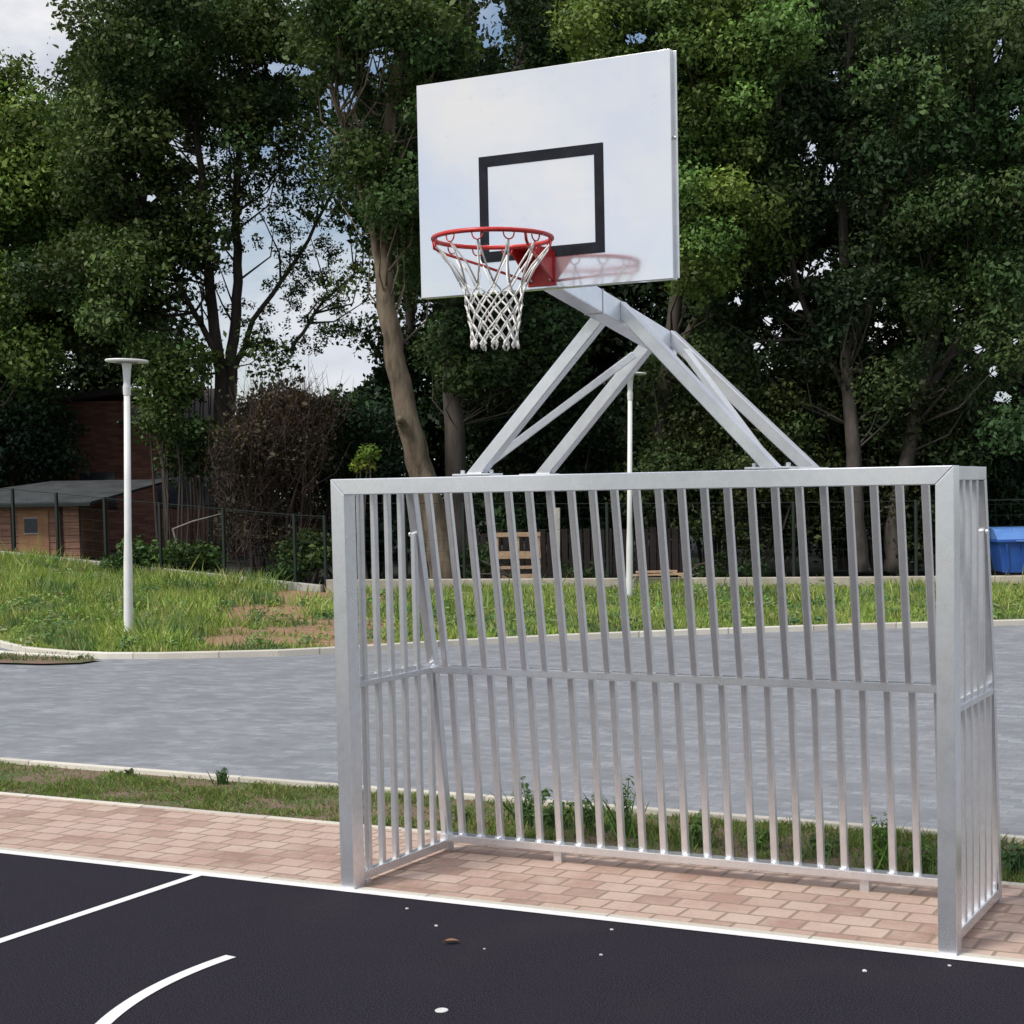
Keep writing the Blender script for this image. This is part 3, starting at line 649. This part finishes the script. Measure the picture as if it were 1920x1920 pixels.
weed(1905, 1640, .16, .10, (.06, .11, .05), 'dark leafy weed right of the goal at the photo edge', 90)
weed(870, 1540, .07, .08, (.1, .16, .05), 'small weed by the left back corner of the goal', 60)

# ------------------------------------------------------------------ GOAL
Wd, Hh = 3.16, 2.09; DT, DB, ZM = .70, 1.01, 1.05
DM = .895
def back(z): return DT+(DM-DT)*(Hh-z)/(Hh-ZM) if z > ZM else DM+(DB-DM)*(ZM-z)/ZM
goal = thing('goal', 'silver metal ball goal with barred sides and a basketball hoop mounted above its crossbar', 'goal')
bm = BM(); bm_prism(bm, [(0, 0, Hh), (Wd, 0, Hh), (Wd-.08, 0, Hh-.08), (.08, 0, Hh-.08)], (0, .10, 0)); fin(bm, 'crossbar', ALU, goal, .004)
bm = BM(); bm_prism(bm, [(0, 0, 0), (0, 0, Hh), (.08, 0, Hh-.08), (.08, 0, 0)], (0, .10, 0)); fin(bm, 'post', ALU, goal, .004)
bm = BM(); bm_prism(bm, [(Wd, 0, 0), (Wd-.08, 0, 0), (Wd-.08, 0, Hh-.08), (Wd, 0, Hh)], (0, .10, 0)); fin(bm, 'post', ALU, goal, .004)
# rear bars (two shared meshes: above and below the middle rail)
BX = [.150+.1232*i for i in range(24)]
for (y0, z0), (y1, z1) in (((back(ZM)-.065, ZM+.008), (back(2.05)-.03, 2.05)), ((back(.1)-.035, .08), (back(ZM)-.01, ZM-.028))):
    proto = None
    for x in BX:
        if proto is None:
            bm = BM(); bm_beam(bm, (0, y0, z0), (0, y1, z1), .036, .036, (0, -1, 0)); proto = fin(bm, 'bar', ALU_BAR, goal, .009, 3); ob = proto
        else:
            ob = proto.copy(); COL.objects.link(ob)
        ob.location.x = x
# side bars
for sx in (.045, Wd-.045):
    for k, y in enumerate((.19, .317, .444, .571, .698, .825, .945)):
        ztop = 2.045 if y < DT-.06 else (1.80 if y < .75 else (ZM-.02 if y < .9 else .62))
        bm = BM(); bm_beam(bm, (sx, y, .055), (sx, y, ztop), .030, .034, (0, -1, 0)); fin(bm, 'bar', ALU_SIDE, goal, .007, 3)
    s = 1 if sx > 1 else -1
    beam('side_rail', (sx+.006*s, .10, ZM), (sx+.006*s, back(ZM)-.04, ZM), .012, .055, WELD, goal, .002)
    beam('side_rail', (sx, .10, ZM-.012), (sx, back(ZM)-.04, ZM-.012), .042, .03, ALU_SIDE, goal, .003)
    beam('side_bottom_rail', (sx, .10, .05), (sx, DB-.03, .05), .045, .045, WELD, goal, .003)
    beam('side_top_rail', (sx, .10, Hh-.032), (sx, DT, Hh-.032), .05, .06, ALU_SIDE, goal, .004)
    beam('corner_post', (sx, back(ZM)-.03, ZM), (sx, back(Hh-.06)-.03, Hh-.06), .05, .05, ALU_SIDE, goal, .005, (0, -1, 0))
    beam('corner_post', (sx, back(0)-.03, .0), (sx, back(ZM)-.03, ZM-.002), .048, .05, ALU_SIDE, goal, .005, (0, -1, 0))
    box('foot', (sx-.025, .12, .0), (sx+.025, .17, .028), ALU_SIDE, goal, .002)
    bm = BM(); bm_lathe(bm, [(.012, -.004), (.012, .004), (.006, .008)], 10); o = fin(bm, 'bolt', WELD, goal)
    o.rotation_euler = (0, math.radians(90)*s, 0); o.location = (sx+.026*s, .70, 1.79)
ym = back(ZM)-.03
for nm, c0, c1, wd, ht, mt_, zt, dy in (('back_rail', (.03, ym-.022, ZM-.008), (Wd-.03, ym-.022, ZM-.008), .05, .042, ALU, ZM+.016, -.018), ('back_bottom_rail', (.03, back(.075)-.05, .085), (Wd-.03, back(.075)-.05, .085), .08, .042, WELD, .108, -.012)):
    bm = BM(); bm_beam(bm, c0, c1, wd, ht); bmesh.ops.bevel(bm, geom=list(bm.edges), offset=.004, segments=2, affect='EDGES')
    for x in BX:
        bmesh.ops.create_icosphere(bm, subdivisions=2, radius=.012*rng.uniform(.8, 1.2), matrix=Matrix.Translation((x+rng.normal()*.004, c0[1]+dy, zt)) @ Matrix.Diagonal((1.7, 1.0, .5, 1)))
    fin(bm, nm, mt_, goal)
beam('back_top_rail', (.07, DT-.02, Hh-.032), (Wd-.07, DT-.02, Hh-.032), .05, .06, ALU, goal, .004)
for x in (.76, 2.474):
    box('foot', (x-.024, .935, .0), (x+.024, .985, .06), ALU_SIDE, goal, .003)
# basket supports
FT = .06
for s in (-1, 1):
    bx_ = 1.575+s*.755; tx = 1.575+s*.045
    box('mounting_plate', (bx_-.105, .0, Hh), (bx_+.105, .13, Hh+.012), WELD, goal, .003)
    for dx in (-.08, .08): bm = BM(); bm_lathe(bm, [(.011, 0), (.011, .016), (.004, .018)], 8, (bx_+dx, .06, Hh+.012)); fin(bm, 'bolt', WELD, goal)
    box('mounting_plate', (bx_+.03*-s-.09, DT-.11, Hh), (bx_+.03*-s+.09, DT+.0, Hh+.012), WELD, goal, .003)
    p0 = Vector((bx_, .055, Hh+.012)); p1 = Vector((tx, .055, 2.85)); q0 = Vector((.890 if s < 0 else 2.315, .63, Hh+.012)); q1 = Vector((tx, .60, 2.77))
    for (a_, e_, mt_) in ((p0, Vector((tx, .055, 2.835)), ALU), (q0, Vector((tx, .60, 2.775 if s < 0 else 2.75)), ALU_SIDE)):
        dx, dz = e_.x-a_.x, e_.z-a_.z; ln = math.hypot(dx, dz); hwid = .030*ln/abs(dz); hhei = .030*ln/abs(dx)
        bm = BM(); bm_prism(bm, [(a_.x-hwid, a_.y-.03, a_.z), (a_.x+hwid, a_.y-.03, a_.z), (e_.x, a_.y-.03, e_.z+(-hhei if s < 0 else hhei)), (e_.x, a_.y-.03, e_.z+(hhei if s < 0 else -hhei))], (0, .06, 0))
        fin(bm, 'support_leg', mt_, goal, .004)
    beam('brace', p0.lerp(p1, .04)+Vector((0, .02, 0)), q0.lerp(q1, .86)-Vector((0, .052, 0)), .035, .036, WELD, goal, .004)
def bz(y): return 2.905-.165*(y+.45)
beam('boom', (1.575, -.63, bz(-.63)), (1.575, .68, bz(.68)), .09, .105, ALU, goal, .005)
for y in (-.16,):
    beam('boom_joint', (1.575, y-.004, bz(y)), (1.575, y+.004, bz(y)), .096, .112, ALU_SIDE, goal, .001)
# backboard
BY = -.672; Z0, Z1 = 2.862, 3.780
bb = box('backboard', (.985, BY, Z0), (2.185, BY+.045, Z1), BOARD, goal, .003)
bx_c = 1.585; sq0, sq1 = 2.992, 3.44; hw = .295; lw = .045; fy = BY-.003
bm = BM()
for (x0, z0_, x1, z1_) in ((-hw, sq1-lw, hw, sq1), (-hw, sq0, hw, sq0+lw), (-hw, sq0+lw, -hw+lw*.92, sq1-lw), (hw-lw*.92, sq0+lw, hw, sq1-lw)):
    bm.faces.new([bm.verts.new((bx_c+a, fy, c)) for a, c in ((x0, z0_), (x1, z0_), (x1, z1_), (x0, z1_))])
o = fin(bm, 'target_square', PAINT, bb)
if o.data.polygons[0].normal.y > 0: o.data.flip_normals()
bm = BM()
for x in (1.09, 2.08): bm_box(bm, (x-.02, BY+.046, Z0+.03), (x+.02, BY+.075, Z1-.03))
for z in (Z0+.05, 3.4): bm_box(bm, (1.11, BY+.047, z-.02), (2.06, BY+.073, z+.02))
fin(bm, 'back_frame', ALU_SIDE, bb)
beam('rim_flange', (2.187, BY+.028, Z0+.004), (2.187, BY+.028, Z1-.004), .004, .03, ALU_SIDE, bb, .001, (1, 0, 0))
bm = BM(); bm_lathe(bm, [(.009, 0), (.009, .006), (.003, .008)], 8); o = fin(bm, 'bolt', ALU_SIDE, bb); o.rotation_euler = (0, math.radians(90), 0); o.location = (2.189, BY+.028, 3.43)
# hoop
RZ = 3.018; RC = Vector((bx_c, BY-.4145, RZ)); RR = .236
bm = BM(); bm_tube(bm, [RC+Vector((RR*math.cos(a), RR*math.sin(a), 0)) for a in [2*math.pi*k/64 for k in range(64)]], .0095, 10, closed=True)
hoop = fin(bm, 'hoop', RED, goal, smooth=True)
bm = BM()
bm_box(bm, (bx_c-.065, BY-.008, RZ-.145), (bx_c+.065, BY-.001, RZ-.005))
bm_prism(bm, [(bx_c-.058, BY-.007, RZ-.135), (bx_c-.058, BY-.175, RZ-.012), (bx_c-.058, BY-.175, RZ+.004), (bx_c-.058, BY-.007, RZ+.004)], (.005, 0, 0))
bm_prism(bm, [(bx_c+.053, BY-.007, RZ-.135), (bx_c+.053, BY-.175, RZ-.012), (bx_c+.053, BY-.175, RZ+.004), (bx_c+.053, BY-.007, RZ+.004)], (.005, 0, 0))
bm_box(bm, (bx_c-.06, BY-.19, RZ-.003), (bx_c+.06, BY-.006, RZ+.005))
fin(bm, 'bracket', RED, hoop, .0015)
for s in (-1, 1):
    a = math.radians(270+s*62); p = RC+Vector((RR*math.cos(a), RR*math.sin(a), -.005)); e = Vector((bx_c+s*.055, BY-.01, RZ-.125))
    d = (e-p); bm = BM(); bm_tube(bm, [p, p+Vector((0, .006, -.03)), p+d*.12+Vector((0, 0, -.033)), p+d*.5+Vector((0, 0, -.015)), e], .006, 8)
    fin(bm, 'brace_rod', RED, hoop, smooth=True)
for k in range(4):
    bm = BM(); x = bx_c+(-.045 if k % 2 else .045); z = RZ-(.03 if k < 2 else .12); bmesh.ops.create_icosphere(bm, subdivisions=1, radius=.009, matrix=Matrix.Translation((x, BY-.012, z))); fin(bm, 'bolt', WELD, hoop)
# net hooks
nh = 12
for k in range(nh):
    bm = BM(); a = 2*math.pi*(k+.5)/nh; c = Vector((math.cos(a), math.sin(a), 0)); tn = Vector((-c.y, c.x, 0))
    pts = [RC+c*(RR-.002)+tn*.022*math.cos(t_)+Vector((0, 0, -.010-.026*math.sin(t_))) for t_ in [math.pi*j/6 for j in range(7)]]
    bm_tube(bm, pts, .003, 6); fin(bm, 'net_hook', RED, hoop, smooth=True)
# net
bm = BM(); lv = [(-.034, .232), (-.19, .125), (-.225, .116), (-.262, .112), (-.298, .107), (-.334, .101), (-.370, .094), (-.402, .091)]
def npt(l, k, off=0):
    z, r = lv[l]; a = 2*math.pi*(k+.5*((l+1) % 2)+off)/nh
    return RC+Vector((r*math.cos(a), r*math.sin(a), z+.006*math.sin(3.1*k+l)))
for k in range(nh):
    for l in range(len(lv)-1):
        odd = (l+1) % 2
        for kk in ((k, k+1) if odd else (k, k-1)):
            p, q = npt(l, k), npt(l+1, kk)
            if l == 0:
                mid = (p+q)/2+Vector((rng.normal()*.004, rng.normal()*.004, -.004)); inward = RC-mid; inward.z = 0
                mid += inward.normalized()*.012; bm_tube(bm, [p, mid, q], [.0038, .0038, .0042], 6)
            else: bm_tube(bm, [p, (p+q)/2+Vector((rng.normal()*.0015, rng.normal()*.0015, 0)), q], .0038, 6)
    for l in range(1, len(lv)):
        bmesh.ops.create_icosphere(bm, subdivisions=1, radius=.0064, matrix=Matrix.Translation(npt(l, k)))
    p = npt(len(lv)-1, k)
    for s in (-1, 1):
        tn = (npt(len(lv)-1, k+1)-p).normalized()
        bm_tube(bm, [p, p+tn*s*.012+Vector((0, 0, -.016)), p+tn*s*.004+Vector((rng.normal()*.004, 0, -.032))], [.0042, .0048, .003], 6)
fin(bm, 'net', ROPE, hoop, smooth=True)

# ------------------------------------------------------------------ lamp posts
def lamp(pt, h, r, label, lean=0):
    root = thing('street_lamp', label, 'street lamp', tuple(pt), 0, 'white lamp posts on the grass')
    bm = BM(); bm_lathe(bm, [(r*1.35, -.3), (r*1.3, 0), (r*1.22, 1.0), (r, 1.4), (r*.85, h-.42)], 20); fin(bm, 'pole', WHITE, root, smooth=True)
    root.rotation_mode = 'QUATERNION'; root.rotation_quaternion = Matrix.Rotation(lean, 3, Vector((FW[0], FW[1], 0))).to_quaternion()
    bm = BM(); bm_lathe(bm, [(r*1.0, h-.46), (r*1.12, h-.36), (r*.9, h-.30), (r*1.15, h-.12), (r*1.45, h-.03)], 20); fin(bm, 'neck', WHITE, root)
    bm = BM(); bm_lathe(bm, [(.02, h-.03), (.275, h-.024), (.285, h-.008), (.275, h+.006), (.10, h+.014), (.01, h+.016)], 32); fin(bm, 'lamp_head', WHITE, root, smooth=False)
    bm = BM(); bm_lathe(bm, [(.02, h-.042), (.13, h-.04), (.14, h-.031)], 24); fin(bm, 'lens', GREYD, root)
lamp(atz(241, 1199, .12), 3.73, .048, 'white lamp post with a flat disc head on the grass bank left of the goal', .027)
p = at(1180, 1133, 28.2); lamp(p, 4.0, .046, 'white lamp post seen between the hoop supports and through the goal bars', .02)

# ------------------------------------------------------------------ fence, plinth, low wall
fr = thing('wire_fence', 'dark green wire mesh fence on a grey concrete plinth left of the goal', 'fence', tuple(fence_base(300)))
def pinv(o, root): o.matrix_parent_inverse = Matrix.Translation(-Vector(root.location)); return o
def fence_run(root, pxs, hgt, wires=True):
    pts = [fence_base(x) for x in pxs]
    for p in pts: pinv(beam('fence_post', p-np.array((0, 0, .1)), p+np.array((0, 0, hgt)), .05, .05, FGREEN, root, .004), root)
    for a, b_ in zip(pts, pts[1:]):
        bm = BM(); d = b_-a; ln = np.linalg.norm(d)
        for z in np.arange(.12, hgt, .2): bm_beam(bm, a+np.array((0, 0, z)), b_+np.array((0, 0, z)), .004, .004)
        bm_beam(bm, a+np.array((0, 0, hgt-.02)), b_+np.array((0, 0, hgt-.02)), .014, .014)
        k = int(ln/.25)
        for i in range(1, k): q = a+d*i/k; bm_beam(bm, q+np.array((0, 0, .1)), q+np.array((0, 0, hgt-.02)), .002, .002)
        pinv(fin(bm, 'mesh_panel', FGREEN, root), root)
fence_run(fr, [-260, -170, -80, 28, 110, 200, 303, 422, 555, 612], 1.38)
def wallrun(name, pxs, wd, z0, z1, m, root=None):
    bm = BM(); prev = None; pts = [fence_base(x) for x in pxs]
    for i, p in enumerate(pts):
        tg = pts[min(i+1, len(pts)-1)]-pts[max(i-1, 0)]; tg[2] = 0; tg /= np.linalg.norm(tg); nr = np.array((-tg[1], tg[0], 0))
        q = [bm.verts.new(p+nr*s*wd/2+np.array((0, 0, z))) for s, z in ((-1, z0), (-1, z1-.01), (-.85, z1), (.85, z1), (1, z1-.01), (1, z0))]
        if prev:
            for k in range(5): bm.faces.new((prev[k], prev[k+1], q[k+1], q[k]))
            bm.faces.new((prev[5], prev[0], q[0], q[5]))
        else: bm.faces.new(q[::-1])
        prev = q
    bm.faces.new(prev); return fin(bm, name, m, root)
pinv(wallrun('plinth', [-260, -100, 0, 100, 200, 300, 400, 500, 560, 604], .10, -.25, .13, PLINTH, fr), fr)
lw = wallrun('low_wall', [612, 800, 1000, 1250, 1500, 1750, 2000, 2300], .2, -.25, .215, simple('pale_wall_render', (.56, .50, .41), (.40, .35, .28), .9, 0, 4, .3, 50))
tag(lw, 'low pale stone wall edge along the top of the grass behind the goal', 'wall')
f2 = thing('wire_fence', 'dark wire fence standing on the low pale wall behind the goal', 'fence', tuple(fence_base(1300)))
base_fn = fence_base
_fb = fence_base
def fence_base(px): return _fb(px)+np.array((-.05, .12, .2))
fence_run(f2, [640, 760, 870, 960, 1140, 1250, 1370, 1490, 1600, 1720, 1840, 1960, 2080], 1.42)
fence_base = _fb
o = beam('concrete_post', at(1045, 1100, 30.4), at(1045, 952, 30.4), .11, .10, CONC, None, .01); tag(o, 'single pale concrete post behind the wall, seen through the bars', 'post')
o = beam('marker_stake', at(1741, 1098, 29.4), at(1741, 1062, 29.4), .07, .05, REDP, None, .01); tag(o, 'small red stake by the low wall, beside the right goal post', 'stake')

# dark board fence behind the pallet
rt = thing('board_fence', 'dark brown wooden board fence behind the pallet and the middle lamp post', 'fence', tuple(zb(at(1050, 930, 32.6), .3)))
pa = zb(at(870, 930, 32.6), .3); pb = zb(at(1285, 930, 32.6), .3); bm = BM(); nb_ = 30
for i in range(nb_):
    c = pa+(pb-pa)*(i+.5)/nb_; d = (pb-pa)/np.linalg.norm(pb-pa); hgt = .92+.04*math.sin(i*2.1)
    bm_beam(bm, c, c+np.array((0, 0, hgt)), .12, .02, tuple(np.cross(d, (0, 0, 1))))
pinv(fin(bm, 'boards', DARKW, rt), rt)
for z in (.25, .75): pinv(beam('rail', pa+np.array((0, .05, z)), pb+np.array((0, .05, z)), .04, .07, DARKW, rt), rt)

# pallet
pp = zb(at(971, 1085, 31.2), .33); rt = thing('pallet', 'pale wooden pallet standing upright behind the low wall', 'pallet', tuple(pp), YAW)
for x in (-.40, 0, .40): beam('stringer', (x, 0, 0), (x, .06, .9), .08, .09, PALE, rt)
for z in (.06, .23, .44, .50, .86): beam('board', (-.45, -.055+z*.066, z), (.45, -.055+z*.066, z), .022, .085 if z != .23 else .06, PALE, rt)
# planks
for i, (x0, x1, y0, y1, lab) in enumerate(((1180, 1282, 1079, 1076, 'lowest weathered plank lying on the low wall right of the lamp post'), (1192, 1270, 1073, 1071, 'middle weathered plank of the little pile on the low wall'), (1250, 1290, 1068, 1084, 'short tilted plank at the right end of the little pile'))):
    o = beam('timber_plank', at(x0, y0, 30.0), at(x1, y1, 30.0), .12, .04, PALE, None, .006); tag(o, lab, 'plank', 'planks on the low wall')

# ------------------------------------------------------------------ shed and house
sp = zb(at(70, 930, 37.5), .75); rt = thing('shed', 'orange brown timber shed with a small window and a low grey roof behind the fence', 'shed', tuple(sp), YAW+.06)
sc = FPX/37.5
def sx_(px): return (px-70)/sc/.985
wall_top, = (1.9-.75,)
sh = 1.02
bm = BM(); bm_box(bm, (sx_(-160), 0, -.2), (sx_(146), 2.4, sh+.18)); fin(bm, 'wall', TIMB, rt)
bm = BM()
for k in range(9):
    z = -.1+k*.145; bm_box(bm, (sx_(-160), -.022, z), (sx_(146), -.002, z+.13))
fin(bm, 'cladding', TIMB2, rt, .004)
for px in (26, 110, 143): box('corner_board', (sx_(px)-.03, -.05, -.2), (sx_(px)+.03, -.024, sh+.16), DARKW, rt)
dr = box('door', (sx_(36), -.045, -.1), (sx_(88), -.024, sh+.02), simple('door_timber', (.48, .26, .13), (.36, .18, .09), .75, 0, 3), rt)
wn = box('window', (sx_(47), -.052, .55), (sx_(69), -.046, .86), GLASS, rt, .002)
for a_, b__ in (((sx_(45), -.062, .86), (sx_(71), -.047, .895)), ((sx_(45), -.062, .515), (sx_(71), -.047, .55))): box('frame', a_, b__, simple('frame_paint', (.5, .4, .36), None, .7), wn, .002)
bm = BM(); x0, x1 = sx_(-190), sx_(240)
bm_prism(bm, [(sx_(-190), -.35, sh+.13), (sx_(168), -.35, sh+.13), (sx_(262), 2.6, sh+.62), (sx_(40), 2.6, sh+.62)], (0, 0, .06)); fin(bm, 'roof', ROOF, rt)
beam('gutter', (sx_(-190), -.38, sh+.13), (sx_(168), -.38, sh+.13), .08, .07, FGREEN, rt)

hp = zb(at(300, 930, 44), .5); rt = thing('brick_house', 'dark red brick house with a tiled roof half hidden by trees on the left', 'house', tuple(hp), YAW+.08)
sc2 = FPX/44
def hx(px): return (px-300)/sc2
box('wall', (hx(134), 0, -.3), (hx(238), 6, 4.05), BRICK, rt, .01)
box('wall', (hx(242), -.35, -.3), (hx(430), 2.9, 3.5), BRICK, rt, .01)
bm = BM(); bm_prism(bm, [(hx(118), -.45, 4.0), (hx(244), -.45, 4.22), (hx(244), -.45, 4.36), (hx(118), -.45, 4.14)], (0, 6.6, 0)); rf = fin(bm, 'roof', ROOFT, rt)
bm = BM(); bm_prism(bm, [(hx(236), -.7, 3.42), (hx(440), -.7, 3.42), (hx(415), 3, 4.45), (hx(300), 3, 4.45)], (0, 0, .09)); fin(bm, 'roof', ROOFT, rt)
beam('drainpipe', (hx(128), -.3, 4.0), (hx(134), -.05, 3.6), .07, .07, GREYD, rt); beam('drainpipe', (hx(134), -.07, 3.6), (hx(134), -.07, -.2), .07, .07, GREYD, rt)
for px in (160, 300, 370):
    wn = box('window', (hx(px), -.38 if px > 240 else -.03, 1.3), (hx(px)+.9, -.36 if px > 240 else -.01, 2.2), GLASS, rt, .002)
    box('frame', (hx(px)-.05, -.40 if px > 240 else -.05, 1.24), (hx(px)+.95, -.385 if px > 240 else -.035, 1.3), DARKW, wn, .002)
# bent pale pipe / branch leaning in the yard
bm = BM(); bm_tube(bm, [at(334, 1030, 33.2), at(324, 992, 33.2), at(360, 978, 33.4), at(420, 962, 33.6)], [.022, .024, .02, .012], 6)
o = fin(bm, 'fallen_branch', simple('pale_bark', (.30, .28, .25), None, .8)); tag(o, 'bent pale branch leaning in the dark yard behind the wire fence', 'branch')

# ------------------------------------------------------------------ blue container
bp = zb(at(1921, 1090, 31), .24); rt = thing('waste_container', 'blue plastic waste container with a lighter hinged lid behind the grass at the right edge', 'waste container', tuple(bp), YAW)
bm = BM(); w0, w1, d0, d1 = .56, .70, .42, .5
vs = [bm.verts.new(p) for p in ((-w0, -d0, .18), (w0, -d0, .18), (w0, d0, .18), (-w0, d0, .18), (-w1, -d1, .98), (w1, -d1, .98), (w1, d1, .98), (-w1, d1, .98))]
for q in [(3, 2, 1, 0), (4, 5, 6, 7), (0, 1, 5, 4), (1, 2, 6, 5), (2, 3, 7, 6), (3, 0, 4, 7)]: bm.faces.new([vs[i] for i in q])
body = fin(bm, 'body', BLUE, rt, .03, 3)
for x in (-.45, -.15, .15, .45): beam('rib', (x, -.435, .25), (x*1.15, -.515, .9), .05, .03, BLUE, body, .006, (0, -1, 0))
box('lip', (-.73, -.55, .94), (.73, .53, 1.0), BLUE, rt, .012)
bm = BM(); bm_prism(bm, [(-.72, -.54, 1.002), (-.72, -.50, 1.06), (-.72, -.18, 1.27), (-.72, .30, 1.30), (-.72, .52, 1.06), (-.72, .52, 1.002)], (1.44, 0, 0)); fin(bm, 'lid', BLUEL, rt, .02, 3)
box('handle', (-.32, -.60, .95), (.02, -.555, .99), BLUEL, rt, .01)
for sx in (-.45, .45):
    for sy in (-.33, .33):
        bm = BM(); bm_lathe(bm, [(.09, -.025), (.1, -.015), (.1, .015), (.09, .025)], 16); o = fin(bm, 'wheel', RUBBER, rt); o.rotation_euler = (0, math.radians(90), 0); o.location = (sx, sy, .1)

rt.scale = (.85, .85, .74)
# ------------------------------------------------------------------ small things on the court
p = atz(828, 1896, 0); bm = BM(); bm_lathe(bm, [(.026, 0), (.026, .003), (.022, .005), (.006, .005), (.005, .002)], 20); o = fin(bm, 'survey_marker', PEB); o.location = (p[0], p[1], .002); tag(o, 'small round white marker cap set in the asphalt near the bottom of the photo', 'marker')
for px, py, r, lab in ((763, 1705, .009, 'tiny white chip on the asphalt just right of the left post'), (818, 1737, .008, 'tiny white chip on the asphalt left of the brown leaf'), (1147, 1744, .008, 'tiny white chip on the asphalt close to the white sideline'), (1127, 1792, .009, 'tiny pale stone on the asphalt below the middle of the goal'), (1621, 1822, .010, 'tiny pale stone on the asphalt in front of the right post'), (908, 1780, .006, 'tiny speck of stone on the asphalt right of the brown leaf'), (1780, 1812, .008, 'tiny speck of stone at the foot of the right post')):
    p = atz(px, py, 0); bm = BM(); bmesh.ops.create_icosphere(bm, subdivisions=1, radius=r, matrix=Matrix.Diagonal((1.2, .9, .6, 1)))
    for v_ in bm.verts: v_.co *= rng.uniform(.8, 1.15)
    o = fin(bm, 'stone_chip', PEB); o.location = (p[0], p[1], r*.45); tag(o, lab, 'stone chip', 'stone chips on the court')
p = atz(846, 1770, 0); bm = BM()
pr_ = None
for k in range(7):
    f = k/6; wv = .019*math.sin(math.pi*min(1, f*1.05))**.7; z = .004+.006*math.sin(f*3.2)+.002
    q = [bm.verts.new((f*.07-.035, s*wv, z+abs(s)*.008)) for s in (-1, 0, 1)]
    if pr_:
        for j in range(2): bm.faces.new((pr_[j], pr_[j+1], q[j+1], q[j]))
    pr_ = q
o = fin(bm, 'fallen_leaf', DEAD); o.location = (p[0], p[1], .001); o.rotation_euler = (0, 0, .5); tag(o, 'small brown fallen leaf lying on the dark asphalt', 'leaf')

scene.cycles.use_denoising = True
scene.cycles.max_bounces = 6; scene.cycles.transparent_max_bounces = 4
